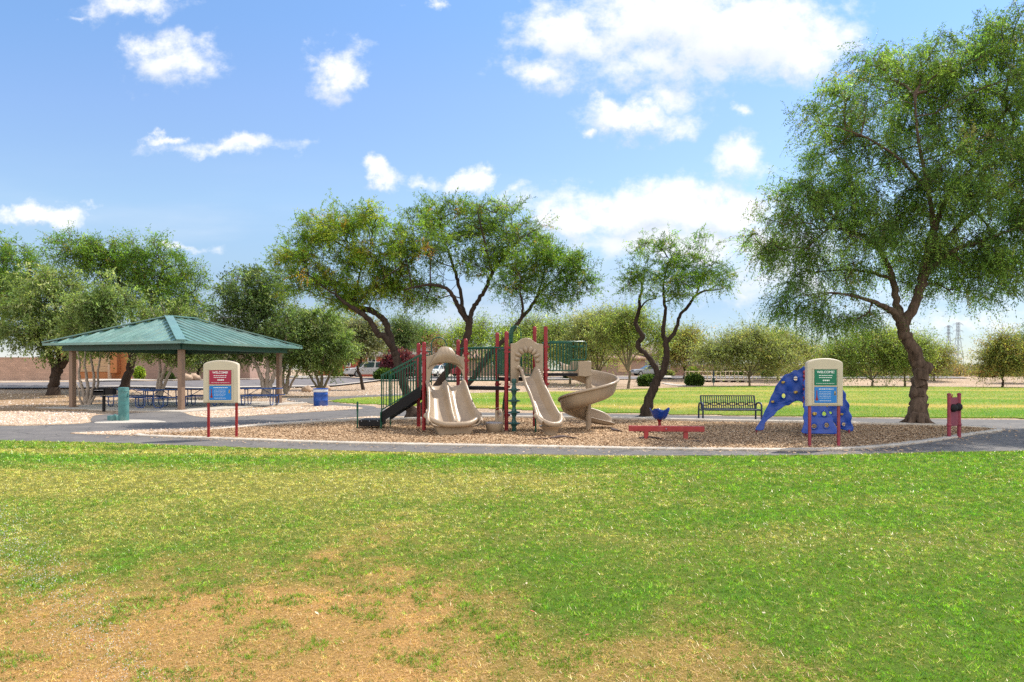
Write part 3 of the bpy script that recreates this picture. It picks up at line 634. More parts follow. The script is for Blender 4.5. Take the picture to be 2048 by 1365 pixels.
def tree(name, label, cat, Y, limbs, blobs, tips, pal, bark='bark', per=7, nleaf=9, L=.12, w=.05, sig=.28, twig=.45, droop=.35, seed=1, rt=.009, flare=1.5, group=None, clump=.5, fill=2.0, depth=1.0, base_z=None):
    """limbs: list of [(px,py,r_px[,dY])...]; blobs: (px,py,rx,ry[,dY]) in photo pixels at distance Y"""
    rng = np.random.default_rng(seed); s = Y / F
    lp = []
    for li, lm in enumerate(limbs):
        pts = []
        for q in lm:
            dy = (q[3] if len(q) > 3 else 0)
            yy = Y + dy; pts.append(np.array([(q[0] - CX) * yy / F, yy, EYE + (HY - q[1]) * yy / F, q[2] * s * F / math.hypot(F, q[0] - CX)]))
        if li == 0:
            pts[0][2] = float(terr(pts[0][0], pts[0][1])) - .08 if base_z is None else base_z
        # resample smoothly
        V3 = smooth_poly([Vector(p[:3]) for p in pts], 5, False); rr = np.interp(np.linspace(0, len(pts) - 1, len(V3)), range(len(pts)), [p[3] for p in pts])
        lp.append((np.array([v[:] for v in V3]), rr))
    # tips inside the blobs
    bl = []
    for b in blobs:
        dy = b[4] if len(b) > 4 else rng.normal(0, .35) * (b[2] * s)
        yy = Y + dy; bl.append((np.array([(b[0] - CX) * yy / F, yy, EYE + (HY - b[1]) * yy / F]), np.array([b[2] * yy / F, (b[2] + b[3]) / 2 * yy / F * depth, b[3] * yy / F])))
    vol = np.array([np.prod(r) ** .8 for _, r in bl]); vol /= vol.sum(); T = []; O = []
    for i in range(tips):
        c, r = bl[rng.choice(len(bl), p=vol)]
        u = rng.normal(0, 1, 3); u /= np.linalg.norm(u); T.append(c + u * r * (rng.random() ** (1 / fill) if rng.random() > .13 else 1.0 + .32 * rng.random() * max(0, u[2] + .45))); O.append(u)
    T = np.array(T); O = np.array(O)
    # pull tips towards random clump centres so that sky shows between the clumps
    cc = T[rng.choice(len(T), max(3, len(T) // 9), replace=False)]
    dd = np.linalg.norm(T[:, None] - cc[None], axis=2); near = cc[dd.argmin(1)]; T = T + (near - T) * (clump * rng.random((len(T), 1)))
    # grow: connect every tip to the skeleton
    nodes = [p for l, r in lp for p in l]; rad = [x for l, r in lp for x in r]; parent = [-1] * len(nodes); isl = [True] * len(nodes)
    NA = np.zeros((len(nodes) + tips * 5 + 5, 3)); NA[:len(nodes)] = nodes; cnt = len(nodes); PR = np.full(len(NA), -1); PL = np.zeros(len(NA)); RA = np.zeros(len(NA)); RA[:cnt] = rad; TC = np.zeros(len(NA))
    zlow = T[:, 2].min()
    ok = np.ones(len(NA), bool)
    for i in range(cnt): ok[i] = nodes[i][2] > min(zlow - .2, nodes[-1][2])
    if not ok[:cnt].any(): ok[:cnt] = True
    d0 = np.array([np.linalg.norm(NA[:cnt][ok[:cnt]] - t, axis=1).min() for t in T]); paths = []
    for ti in np.argsort(d0):
        t = T[ti]; D = np.linalg.norm(NA[:cnt] - t, axis=1) + .35 * np.maximum(0, NA[:cnt, 2] - t[2]) + .55 * PL[:cnt]; D[~ok[:cnt]] = 1e9; j = int(D.argmin())
        a = NA[j]; v = t - a; ln = np.linalg.norm(v)
        if ln < .02: continue
        m_ = a + v * .5 + np.array([0, 0, .12 * ln]) + rng.normal(0, .07 * ln, 3); path = [j]
        for q in (.34, .67, 1.0):
            p = (1 - q) ** 2 * a + 2 * q * (1 - q) * m_ + q * q * t + (rng.normal(0, .035 * ln, 3) if q < 1 else 0)
            NA[cnt] = p; PR[cnt] = path[-1]; PL[cnt] = PL[path[-1]] + ln / 3; path.append(cnt); cnt += 1
        paths.append(path)
        q = cnt - 1
        while q != -1: TC[q] += 1; q = PR[q]
    root = thing(name, label, cat, Vector(lp[0][0][0]) + Vector((0, 0, .08)), 0, group)
    mb = MB()
    for k, (l, r) in enumerate(lp):
        r = r.copy()
        if k == 0:
            h = l[:, 2] - l[0][2]; r = r * (1 + (flare - 1) * np.exp(-h / (r[0] * 1.6 + .05)))
        ph = rng.random(40) * .36 + .82; l = l + rng.normal(0, .16, l.shape) * r[:, None] * (np.arange(len(l)) > 1)[:, None]
        mb.tube([Vector(p) for p in l], list(r), 12 if r[0] > .06 else 8, wob=lambda i, q, ph=ph: .75 * ph[(q * 3 + i // 9) % 40] + .25 * ph[(q * 7 + i) % 40])
    rl = RA.copy()
    for path in paths:
        rs = []
        for q in path: rs.append(max(rt * .45, rt * .8 * TC[q] ** .42) if PR[q] != -1 else None)
        if rs[0] is None: rs[0] = min(rs[1] * 1.15, RA[path[0]])
        rs[0] = min(rs[0], rs[1] * 1.3)
        mb.tube([Vector(NA[q]) for q in path], rs, 5 if rs[0] > .02 else 3, caps=False)
    part(root, 'trunk', mb, M[bark], smooth=70)
    outw = O.copy(); outw[:, 2] *= .6
    V, col = leaf_mesh(rng, T, outw, per, 1, sig, twig, nleaf, L, w, droop, *PAL[pal], stick=rt * .34)
    V -= np.array(root.location)
    np_mesh('crown', V, len(V) // 4, 4, col, M['leaf'], root)
    return root
# ---- the large mesquite on the right
tree('mesquite_tree', 'largest tree, drooping mesquite with thick scarred trunk near the drum panel', 'tree', 20.5,
     [[(1834, 853, 21), (1834, 820, 16.5), (1838, 785, 15.5), (1841, 755, 16), (1836, 725, 15), (1824, 698, 13.5), (1811, 668, 12.5), (1805, 648, 11.5)],
      [(1806, 655, 14), (1790, 628, 9, -.2), (1765, 612, 6, -.4), (1735, 600, 4, -.7), (1700, 592, 2.5, -1)],
      [(1806, 652, 12), (1822, 622, 11), (1838, 585, 10), (1848, 540, 9), (1856, 500, 8), (1868, 462, 8), (1884, 415, 6, .3), (1915, 365, 4.5, .6), (1965, 320, 3, .8), (2010, 280, 2, 1)],
      [(1803, 652, 10.5), (1794, 610, 7.5, .3), (1786, 560, 7, .5), (1772, 520, 5.5, .6), (1745, 485, 4.5, .6), (1705, 465, 3, .4), (1660, 455, 2, 0)],
      [(1866, 466, 7), (1862, 410, 5, -.3), (1850, 350, 4, -.6), (1836, 280, 3, -.8), (1830, 210, 2, -1)],
      [(1842, 565, 8), (1875, 525, 6, -.3), (1915, 498, 5, -.6), (1965, 482, 3.5, -.9), (2035, 455, 2, -1.2)],
      [(1850, 530, 7), (1900, 470, 5.5, .5), (1950, 420, 4, 1), (2010, 380, 3, 1.4), (2080, 350, 2, 1.6)],
      [(1786, 560, 5, .5), (1740, 545, 3.5, .8), (1690, 540, 2.2, 1), (1630, 545, 1.5, 1)],
      [(1855, 380, 4, -.4), (1800, 320, 3, -.8), (1740, 280, 2, -1.2), (1690, 260, 1.2, -1.4)]],
     [(1635, 500, 105, 85), (1715, 345, 105, 85), (1700, 230, 85, 75), (1830, 180, 130, 95), (1955, 150, 120, 110), (1950, 330, 130, 110), (1800, 400, 110, 95), (1985, 480, 110, 80), (1625, 590, 75, 50), (1700, 620, 80, 38),
      (1930, 575, 95, 42), (2090, 300, 110, 230), (1550, 470, 52, 48), (2030, 70, 80, 65), (1580, 385, 55, 40), (1780, 510, 90, 70), (1880, 480, 80, 80), (1590, 640, 30, 22), (1770, 110, 55, 35), (2060, 520, 80, 60), (1640, 400, 80, 60)],
     1500, 'big', 'bark2', per=14, nleaf=13, L=.082, w=.031, sig=.17, twig=.55, droop=.8, seed=21, rt=.0095, flare=1.55, clump=.62, fill=2.6, depth=1.15)
_t = [o for o in bpy.data.objects if o.name == 'mesquite_tree'][0]; _m = MB(); _c = at(1852, 20.45, 737); _rr = np.random.default_rng(2)
_m.ell(_c, (.20, .17, .19), 14, 10); _m.V = [tuple(_c + (Vector(v) - _c) * (1 + .3 * (_rr.random() - .5))) for v in _m.V]; part(_t, 'burl', _m, M['bark2'], smooth=50)
for _a, _l in ((0.2, .55), (1.3, .45), (2.6, .6), (3.6, .5), (4.6, .45), (5.5, .6)):
    _b = gnd(1834, 853); _m = MB(); _d = Vector((math.cos(_a), math.sin(_a), 0)); _m.tube([_b + _d * .12 + Uz_ * .34, _b + _d * .27 + Uz_ * .12, _b + _d * _l + Uz_ * -.04], [.13, .10, .05], 8); part(_t, 'root', _m, M['bark2'], smooth=60)
# ---- three mesquites behind the slides
tree('mesquite_tree', 'yellow-green mesquite whose bent trunk leans left behind the green stair rails', 'tree', 23.0,
     [[(824, 840, 9.88), (820, 812, 8.74), (812, 782, 7.98), (801, 745, 8.36), (793, 715, 7.60), (786, 697, 7.22)],
      [(788, 700, 6.84), (770, 676, 6.46, -.2), (752, 664, 6.08, -.3), (742, 645, 5.32, -.4), (728, 630, 4.94, -.5), (708, 618, 4.18, -.6), (690, 606, 3.04, -.7), (672, 590, 1.90, -.8)],
      [(787, 700, 6.84), (778, 668, 6.08, .2), (771, 646, 6.08, .3), (757, 630, 5.32, .4), (738, 619, 4.56, .4), (712, 614, 3.80, .4), (700, 598, 2.66, .4), (690, 575, 1.52, .4)],
      [(768, 645, 3.80, .3), (756, 632, 3.04, .5), (730, 622, 3.04, .6), (704, 622, 2.66, .8), (680, 604, 2.28, 1.0), (650, 596, 1.52, 1.2)],
      [(708, 616, 3.04), (712, 580, 2.28, .2), (722, 540, 1.67, .4), (735, 500, 1.06, .5)],
      [(712, 612, 2.66), (745, 575, 1.98, -.5), (785, 545, 1.37, -.8), (815, 530, 0.91, -1)]],
     [(700, 465, 95, 48), (630, 525, 80, 45), (765, 520, 75, 65), (600, 500, 45, 32), (795, 560, 60, 45), (690, 560, 100, 50), (620, 585, 60, 28), (735, 430, 55, 22), (660, 470, 70, 40), (575, 540, 30, 24), (700, 600, 60, 22)],
     460, 'yel', 'bark', per=10, nleaf=13, L=.08, w=.03, sig=.14, twig=.40, droop=.30, seed=5, rt=.0085, clump=.6, flare=2.0)
tree('mesquite_tree', 'tallest mesquite behind the twin slide, dark trunk forking wide over the rails', 'tree', 23.6,
     [[(834, 838, 9.12), (850, 806, 7.98), (868, 780, 7.60), (890, 748, 7.22), (908, 722, 7.22), (926, 692, 7.22), (936, 665, 6.84), (939, 642, 6.84)],
      [(938, 645, 5.70), (921, 622, 4.94, -.2), (910, 600, 4.56, -.4), (897, 580, 3.80, -.6), (868, 570, 3.04, -.8), (838, 573, 2.28, -1), (808, 580, 1.52, -1.2)],
      [(937, 645, 4.94), (926, 618, 4.18, .2), (922, 592, 3.80, .4), (915, 560, 3.80, .5), (909, 540, 3.04, .6), (895, 500, 1.98, .7), (880, 455, 1.22, .8)],
      [(940, 645, 5.32), (944, 626, 4.94, .1), (954, 603, 4.56, .2), (971, 580, 4.18, .2), (982, 553, 3.80, .2), (995, 530, 3.04, .2), (1020, 500, 2.28, 0), (1050, 470, 1.37, -.3)],
      [(985, 550, 3.04), (975, 510, 2.28, -.4), (965, 465, 1.52, -.7), (955, 425, 0.91, -1)],
      [(994, 532, 2.66), (1030, 528, 1.90, .5), (1070, 520, 1.14, .8)]],
     [(895, 445, 90, 45), (1000, 450, 80, 45), (845, 485, 60, 55), (935, 505, 95, 52), (1035, 500, 65, 50), (1065, 465, 40, 38), (830, 580, 55, 30), (890, 410, 35, 20), (970, 420, 60, 20), (800, 450, 35, 35), (860, 600, 40, 24), (1010, 545, 60, 22)],
     480, 'orange', 'bark', per=8, nleaf=13, L=.08, w=.03, sig=.13, twig=.40, droop=.2, seed=6, rt=.0085, clump=.55)
tree('mesquite_tree', 'slim mesquite leaning right, its slanting trunk passing behind the green bridge rails', 'tree', 22.6,
     [[(872, 842, 6.84), (893, 812, 6.08), (914, 788, 5.70), (941, 762, 5.32), (960, 736, 5.32), (976, 712, 4.94), (997, 690, 4.56), (1018, 672, 4.56), (1032, 652, 4.18), (1043, 636, 3.80)],
      [(1043, 636, 3.65), (1060, 618, 3.19, .2), (1074, 594, 2.74, .3), (1090, 574, 2.28, .4), (1112, 560, 1.67, .5), (1145, 548, 1.06, .6)],
      [(1043, 636, 3.04), (1046, 612, 2.28, -.2), (1040, 585, 1.82, -.3), (1042, 560, 1.37, -.4), (1030, 535, 0.91, -.5)],
      [(1074, 594, 1.98, .3), (1085, 560, 1.52, .1), (1090, 530, 0.91, 0)]],
     [(1130, 548, 62, 42), (1070, 530, 60, 42), (1020, 578, 42, 34), (1150, 585, 45, 22), (1090, 595, 50, 22), (1165, 525, 28, 25), (1100, 505, 45, 22)],
     270, 'mesq', 'bark', per=7, nleaf=13, L=.08, w=.029, sig=.12, twig=.38, droop=.2, seed=7, rt=.0075, clump=.55)
tree('mesquite_tree', 'airy mesquite with two crooked stems standing behind the blue spinner bowl', 'tree', 24.2,
     [[(1290, 836, 9.88), (1297, 805, 8.74), (1308, 772, 8.36), (1318, 755, 7.98), (1326, 744, 6.84)],
      [(1318, 757, 6.08), (1309, 730, 5.47, .1), (1294, 712, 5.32, .2), (1280, 700, 5.02, .2), (1276, 688, 4.86, .2), (1285, 672, 4.56, .2), (1276, 658, 4.56, .2), (1271, 645, 4.18, .2), (1278, 622, 3.80, .2), (1279, 600, 2.74, .2), (1284, 575, 1.82, .2), (1275, 545, 1.06, .2)],
      [(1322, 750, 6.84), (1331, 730, 6.46, -.1), (1333, 706, 6.08, -.2), (1332, 684, 5.70, -.2), (1326, 670, 4.26, -.2), (1328, 644, 3.65, -.2), (1331, 622, 3.19, -.2), (1327, 590, 2.74, -.2), (1328, 560, 1.82, -.2), (1340, 520, 1.06, -.3)],
      [(1333, 684, 4.56, -.2), (1347, 668, 3.80, -.1), (1355, 650, 3.50, 0), (1360, 630, 3.19, .1), (1377, 612, 2.89, .2), (1389, 594, 2.43, .3), (1408, 583, 1.82, .3), (1435, 580, 1.14, .3)],
      [(1280, 618, 1.98, .2), (1294, 602, 1.52, 0), (1312, 598, 1.22, -.2)],
      [(1392, 590, 1.82, .3), (1402, 565, 1.37, .2), (1412, 535, 0.84, 0)]],
     [(1330, 522, 78, 42), (1272, 560, 46, 38), (1398, 540, 66, 38), (1448, 562, 36, 24), (1350, 580, 70, 30), (1312, 480, 40, 20), (1400, 500, 45, 24), (1240, 575, 24, 22), (1470, 572, 22, 10), (1375, 475, 30, 14)],
     280, 'mesq', 'bark', per=6, nleaf=12, L=.08, w=.028, sig=.11, twig=.34, droop=.2, seed=8, rt=.008, clump=.6)
# ---- trees left, round the shelter
tree('mesquite_tree', 'feathery tree at the far left edge, highest behind the block wall', 'tree', 56,
     [[(-30, 770, 5), (-20, 720, 4.5), (0, 660, 4), (20, 590, 4), (10, 540, 2)], [(-10, 680, 3), (50, 600, 2), (60, 540, 1.5)]],
     [(10, 520, 60, 50), (-30, 560, 60, 60), (50, 560, 40, 45), (20, 590, 60, 40)], 330, 'mesq', 'bark', per=7, nleaf=7, L=.22, w=.085, sig=.28, twig=.9, seed=31, rt=.016)
tree('mesquite_tree', 'tall feathery mesquite behind the left half of the shelter roof', 'tree', 44,
     [[(247, 782, 9), (254, 755, 8), (262, 725, 8), (270, 700, 7), (274, 680, 6), (290, 640, 5), (310, 590, 3.5), (325, 540, 2)],
      [(266, 715, 5), (252, 695, 4), (232, 680, 3.5), (215, 655, 2.6), (200, 610, 2)], [(276, 676, 5), (262, 630, 4), (240, 570, 2.8), (230, 510, 1.6)], [(272, 695, 4), (290, 675, 3.4), (330, 640, 2.6), (370, 600, 1.8)]],
     [(225, 520, 62, 48), (300, 515, 62, 44), (365, 560, 45, 44), (290, 580, 85, 42), (180, 500, 45, 34), (140, 500, 50, 30), (385, 610, 30, 26), (320, 630, 60, 30)], 800, 'mesq', 'bark', per=7, nleaf=7, L=.17, w=.06, sig=.24, twig=.75, seed=32, rt=.012, clump=.5)
tree('olive_tree', 'leafy broad tree with thick leaning trunk in front of the block wall', 'tree', 39.5,
     [[(107, 790, 11), (108, 765, 10.5), (112, 748, 10), (120, 735, 8), (136, 716, 7), (150, 695, 5), (160, 660, 3)], [(110, 752, 8), (104, 725, 6), (92, 700, 5), (70, 660, 3.5), (50, 620, 2)], [(112, 735, 6), (118, 690, 4.5), (112, 630, 3), (105, 580, 2)]],
     [(60, 620, 58, 60), (120, 600, 60, 55), (150, 650, 55, 48), (35, 670, 36, 34), (85, 670, 60, 38), (105, 560, 50, 30), (130, 690, 45, 26)], 520, 'olive', 'bark', per=9, nleaf=6, L=.17, w=.075, sig=.22, twig=.45, seed=33, rt=.012, fill=2.6, clump=.35)
tree('ironwood_tree', 'many pale bare stems rising beside the left shelter post', 'tree', 31.5,
     [[(172, 816, 5), (170, 795, 4.2), (163, 770, 3.2), (158, 748, 2.6), (160, 722, 2.2), (150, 690, 1.6)], [(173, 814, 4.5), (176, 785, 3.6), (174, 755, 3), (170, 730, 2.5), (172, 700, 2)], [(175, 814, 4.5), (184, 788, 3.4), (188, 765, 3), (186, 740, 2.6), (181, 710, 2.2), (178, 680, 1.6)],
      [(178, 812, 4), (188, 795, 3), (196, 772, 2.5), (196, 745, 2.2), (200, 720, 2), (201, 690, 1.6), (205, 650, 1.2)], [(168, 816, 3.6), (160, 800, 2.6), (157, 780, 2), (150, 760, 1.6), (145, 730, 1.3)]],
     [(170, 640, 52, 44), (200, 610, 46, 46), (150, 690, 34, 22), (215, 665, 34, 28), (190, 700, 26, 14), (225, 600, 40, 36)], 300, 'olive', 'bark_pale', per=9, nleaf=6, L=.13, w=.06, sig=.18, twig=.4, seed=34, rt=.009, fill=2.5, clump=.4, flare=1.2)
tree('ironwood_tree', 'grey multi-stemmed tree seen between the left and middle shelter posts', 'tree', 37,
     [[(318, 795, 5), (320, 775, 4.4), (326, 750, 4), (334, 728, 3.4), (340, 700, 2.6), (345, 660, 2)], [(316, 795, 4), (316, 770, 3.4), (320, 745, 3), (318, 715, 2.4), (306, 690, 2)], [(322, 792, 4), (332, 762, 3.2), (345, 735, 2.6), (362, 705, 2)]],
     [(330, 680, 52, 34), (300, 700, 38, 26), (365, 690, 40, 34), (330, 640, 50, 40), (380, 650, 36, 40), (350, 720, 30, 14)], 330, 'olive', 'bark_pale', per=9, nleaf=6, L=.15, w=.068, sig=.2, twig=.42, seed=35, rt=.01, fill=2.5, clump=.4, flare=1.2)
tree('ironwood_tree', 'tall dark green multi-stemmed tree behind the right half of the shelter roof', 'tree', 41,
     [[(528, 792, 6), (526, 768, 5), (518, 745, 4), (508, 722, 3.2), (496, 690, 2.4), (490, 640, 1.6)], [(532, 792, 6), (534, 765, 5), (536, 735, 4), (530, 690, 3), (535, 630, 2), (538, 580, 1.4)], [(536, 790, 5), (544, 762, 4.2), (556, 735, 3.4), (566, 705, 2.6), (575, 660, 1.8)]],
     [(490, 590, 52, 40), (535, 575, 36, 38), (470, 645, 42, 40), (545, 640, 56, 50), (500, 695, 56, 34), (560, 700, 36, 26), (445, 690, 30, 26), (505, 550, 30, 16)], 620, 'dolive', 'bark_pale', per=9, nleaf=6, L=.16, w=.07, sig=.22, twig=.45, seed=36, rt=.011, fill=2.5, clump=.4, flare=1.2)
tree('ironwood_tree', 'small dark multi-stemmed tree just right of the right shelter post', 'tree', 46,
     [[(572, 785, 4.5), (574, 765, 3.8), (578, 745, 3), (588, 722, 2.2), (596, 695, 1.6)], [(570, 785, 4), (566, 758, 3), (570, 730, 2.2), (575, 690, 1.5)], [(575, 783, 3), (586, 762, 2.2), (600, 738, 1.5)]],
     [(585, 690, 42, 30), (565, 720, 26, 18), (610, 650, 36, 30), (580, 650, 36, 34)], 230, 'dolive', 'bark_pale', per=9, nleaf=6, L=.18, w=.08, sig=.38, twig=.5, seed=37, rt=.011, fill=2.5, clump=.4, flare=1.2)
tree('ironwood_tree', 'rounded silvery shrub-like tree with fanned stems behind the blue barrel', 'tree', 42.5,
     [[(640, 782, 3.6), (638, 768, 3), (632, 750, 2.4), (625, 728, 1.8), (618, 700, 1.3)], [(642, 782, 3.6), (644, 765, 3), (644, 742, 2.4), (648, 712, 1.8), (645, 680, 1.2)], [(644, 782, 3), (654, 762, 2.5), (664, 742, 2), (676, 720, 1.4)], [(639, 782, 3), (626, 762, 2.2), (614, 742, 1.6), (604, 722, 1.2)]],
     [(632, 672, 48, 36), (658, 705, 42, 30), (610, 715, 32, 26), (640, 640, 40, 22), (690, 690, 26, 26), (645, 735, 34, 12)], 480, 'olive', 'bark_green', per=9, nleaf=6, L=.16, w=.068, sig=.2, twig=.45, seed=38, rt=.009, fill=2.5, clump=.35, flare=1.1)
tree('olive_tree', 'greyish small tree on one crooked thin trunk left of the silver vehicle', 'tree', 56,
     [[(727, 768, 3.6), (721, 755, 3), (716, 742, 2.8), (717, 732, 2.8), (722, 722, 2.8), (719, 708, 2.6), (722, 690, 2), (728, 665, 1.4)], [(720, 708, 2), (706, 690, 1.5), (696, 672, 1)], [(721, 700, 2), (740, 685, 1.4), (750, 672, 1)]],
     [(708, 690, 44, 24), (740, 680, 32, 26), (700, 660, 36, 22), (730, 655, 30, 18), (680, 705, 28, 16)], 330, 'grey', 'bark', per=8, nleaf=6, L=.22, w=.085, sig=.42, twig=.6, seed=39, rt=.013, fill=2.4, clump=.4, flare=1.2)
# ---- background trees
def far_tree(name, label, px, py, Y, top, hw, pal, bark, seed, stems=2, tips=240, low=None, group=None, per=6, dens=1.0, kind='fan', cx=None):
    per = 8
    rng = np.random.default_rng(seed); low = low if low is not None else py - (py - top) * .3; cx = px if cx is None else cx; limbs = []
    base_r = max(2.0, .13 / (Y / F)); fork = py - (py - low) * (.35 + .3 * rng.random()); bl = []
    limbs.append([(px, py, base_r), (px + rng.normal(0, 1.5), (py + fork) / 2, base_r * .85), (px + rng.normal(0, 2), fork, base_r * .8)])
    n_ = stems + 2
    for i in range(n_):
        q = (i + .5) / n_ * 2 - 1 + rng.normal(0, .12); ex = cx + q * hw * .95; ey = top + (low - top) * (.22 + .45 * abs(q) ** 1.5 + .25 * rng.random())
        limbs.append([(px, fork, base_r * .6), (px + (ex - px) * .35 + rng.normal(0, 3), fork + (ey - fork) * .45, base_r * .45), (ex, ey, base_r * .16)])
        k = .34 + .22 * rng.random(); bl.append((ex, ey, hw * k, (low - top) * (.20 + .14 * rng.random())))
        if rng.random() < .7: bl.append((ex + rng.normal(0, hw * .2), ey - (low - top) * .15 * rng.random(), hw * k * .8, (low - top) * .22))
        if rng.random() < .6: bl.append((px + (ex - px) * .6, ey + (low - top) * .28, hw * .3, (low - top) * .14))
    L = .105 * (Y / 30) ** .9
    return tree(name, label, 'tree', Y, limbs, bl, int(tips * dens * (.55 + .6 * rng.random())), pal, bark, per=6, nleaf=7, L=L, w=L * .36, sig=.008 * Y, twig=.019 * Y, droop=.05, seed=seed, rt=.00026 * Y, flare=1.2, group=group, clump=.6)
FT = [
 ('palo_verde_tree', 'bright lime crown rising behind the grey small tree by the silver vehicle', 668, 764, 82, 622, 55, 'lime', 'bark_green', 51, 2, 260, 700),
 ('shade_tree', 'dark green leafy tree beside the leaning trunk, in front of the grey tiled roof', 800, 758, 74, 640, 28, 'dolive', 'bark', 52, 1, 240, 712),
 ('shade_tree', 'small round green tree just beyond the grey tiled roof', 842, 756, 100, 655, 22, 'mesq', 'bark', 53, 1, 130, 700),
 ('bare_tree', 'thin brownish sparse tree above the twin slide arch', 878, 758, 92, 664, 18, 'brown', 'bark_green', 54, 1, 90, 730),
 ('palo_verde_tree', 'broad yellow-green palo verde filling the gap behind the bridge rails', 962, 764, 80, 640, 72, 'lime', 'bark_green', 55, 3, 420, 722),
 ('palo_verde_tree', 'pale yellowish palo verde behind the arched single slide', 1066, 763, 86, 640, 62, 'verde', 'bark_green', 56, 3, 380, 732),
 ('palo_verde_tree', 'brownish-green palo verde behind the right end of the raised deck', 1140, 768, 72, 618, 74, 'verde', 'bark_green', 57, 4, 520, 728),
 ('palo_verde_tree', 'dense olive palo verde directly above the spiral slide', 1196, 772, 68, 612, 58, 'pale', 'bark_green', 58, 3, 420, 720),
 ('palo_verde_tree', 'palo verde with fanned pale stems right of the spiral slide', 1256, 777, 60, 608, 66, 'verde', 'bark_green', 59, 4, 480, 712),
 ('shade_tree', 'yellow-tinged small tree on one dark slender trunk before the beige house', 1369, 764, 84, 660, 34, 'yolive', 'bark', 60, 2, 300, 716),
 ('palo_verde_tree', 'wide grey-green palo verde standing at the right end of the footbridge', 1499, 774, 69, 655, 74, 'pale', 'bark_green', 61, 4, 560, 730),
 ('palo_verde_tree', 'grey-green palo verde rising behind the left blue climbing panel', 1556, 757, 84, 668, 52, 'pale', 'bark_green', 62, 3, 380, 722),
 ('palo_verde_tree', 'yellow-green low tree showing just above the sign with the green panel', 1646, 752, 96, 694, 40, 'yolive', 'bark_green', 63, 3, 160, 730),
 ('palo_verde_tree', 'thin small tree on the gravel bank right of the sign with the green panel', 1711, 754, 92, 690, 34, 'verde', 'bark_green', 64, 2, 130, 730),
 ('palo_verde_tree', 'pale open palo verde with spreading limbs left of the largest tree trunk', 1744, 774, 66, 652, 72, 'verde', 'bark_green', 65, 4, 420, 738),
 ('palo_verde_tree', 'yellow-green tree partly hidden behind the largest tree trunk', 1810, 773, 68, 668, 42, 'verde', 'bark_green', 66, 2, 300, 735),
 ('shade_tree', 'low rounded green tree just right of the largest tree trunk', 1868, 760, 84, 692, 28, 'yolive', 'bark_green', 67, 2, 150, 738),
 ('shade_tree', 'half-dead tree with rusty brown leaves near the right edge', 2004, 776, 64, 664, 38, 'yolive', 'bark', 68, 2, 280, 742),
 ('shade_tree', 'dark green dense tree cut off by the right edge', 2062, 768, 80, 648, 46, 'dolive', 'bark', 69, 2, 380, 745),
 ('shade_tree', 'dark tree growing against the brown house between the shelter posts', 398, 753, 60, 672, 34, 'dolive', 'bark', 70, 1, 220, 726),
]
for (nm, lb, px, py, Y, top, hw, pal, bk, sd, st, tp, low) in FT:
    far_tree(nm, lb, px, py, Y, top, hw, pal, bk, sd, st, tp, low, dens=1.25)
def shrub(name, label, px, py, Y, hw, h, pal, seed, n=900, group=None, L=None, boxy=False):
    rng = np.random.default_rng(seed); s = Y / F; g = at(px, Y); root = thing(name, label, 'shrub', g, 0, group)
    if group: root['group'] = group
    u = rng.normal(0, 1, (n, 3)); u /= np.linalg.norm(u, axis=1)[:, None]; r = (.72 + .3 * rng.random((n, 1))) if boxy else (.35 + .65 * rng.random((n, 1)) ** .6)
    T = u * r * np.array([hw * s, hw * s * .9, h * s * .52]) + np.array([0, 0, h * s * .52])
    T[:, 2] = np.maximum(T[:, 2], .05)
    L = L or .11 * (Y / 30)
    V, col = leaf_mesh(rng, T, u * 1.2, 2, 1, .03 * h * s, .12 * h * s, 4, L, L * .5, .0, *PAL[pal])
    np_mesh('foliage', V, len(V) // 4, 4, col, M['leaf'], root)
    mb = MB()
    for i in range(5):
        a = i * 1.3; mb.tube([(0, 0, -.05), (math.cos(a) * hw * s * .25, math.sin(a) * hw * s * .25, h * s * .35), (math.cos(a) * hw * s * .5, math.sin(a) * hw * s * .5, h * s * .7)], [.03, .02, .01], 5)
    part(root, 'stem', mb, M['bark'], world=False)
    if boxy:
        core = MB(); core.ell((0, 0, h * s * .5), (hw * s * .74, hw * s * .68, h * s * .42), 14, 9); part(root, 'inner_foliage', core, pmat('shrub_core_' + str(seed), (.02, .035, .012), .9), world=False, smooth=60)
    return root
shrub('plum_bush', 'purple-leaved plum bush behind the leaning trunk, beside the silver vehicle', 798, 760, 71, 34, 56, 'plum', 81, 900)
shrub('round_shrub', 'clipped dark green shrub beside the silver vehicle, left of the stair rails', 768, 764, 69, 17, 20, 'bush', 82, 900, boxy=True)
shrub('round_shrub', 'clipped ball shrub left of the blue post by the footbridge', 1389, 773, 70, 16, 19, 'bush', 83, 900, boxy=True)
shrub('round_shrub', 'clipped shrub with mauve-tinged top behind the crooked two-stem tree', 1296, 772, 68, 19, 20, 'bush', 84, 900, boxy=True)
shrub('round_shrub', 'clipped shrub under the raised deck, left of the spiral slide', 1143, 766, 80, 15, 15, 'bush', 85, 700, boxy=True)
shrub('desert_shrub', 'bright yellow-green shrub against the brown block wall', 1385, 750, 96, 9, 16, 'lime', 86, 300)
shrub('desert_shrub', 'dark low shrub on the bank right of the footbridge', 1535, 751, 90, 10, 10, 'bush', 87, 300)
shrub('desert_shrub', 'tall bright green plant in front of the brown house wall', 279, 748, 61, 7, 24, 'lime', 88, 300)
shrub('desert_shrub', 'low dark shrub by the brown house wall, left of the middle shelter posts', 335, 752, 60, 11, 14, 'dolive', 89, 300)
shrub('desert_shrub', 'reddish dry shrub by the red house, left of the silver vehicle', 680, 756, 80, 16, 16, 'brown', 90, 400)
shrub('desert_shrub', 'dusky grey shrub behind the block wall at the far left', 12, 725, 66, 20, 30, 'dolive', 91, 400)
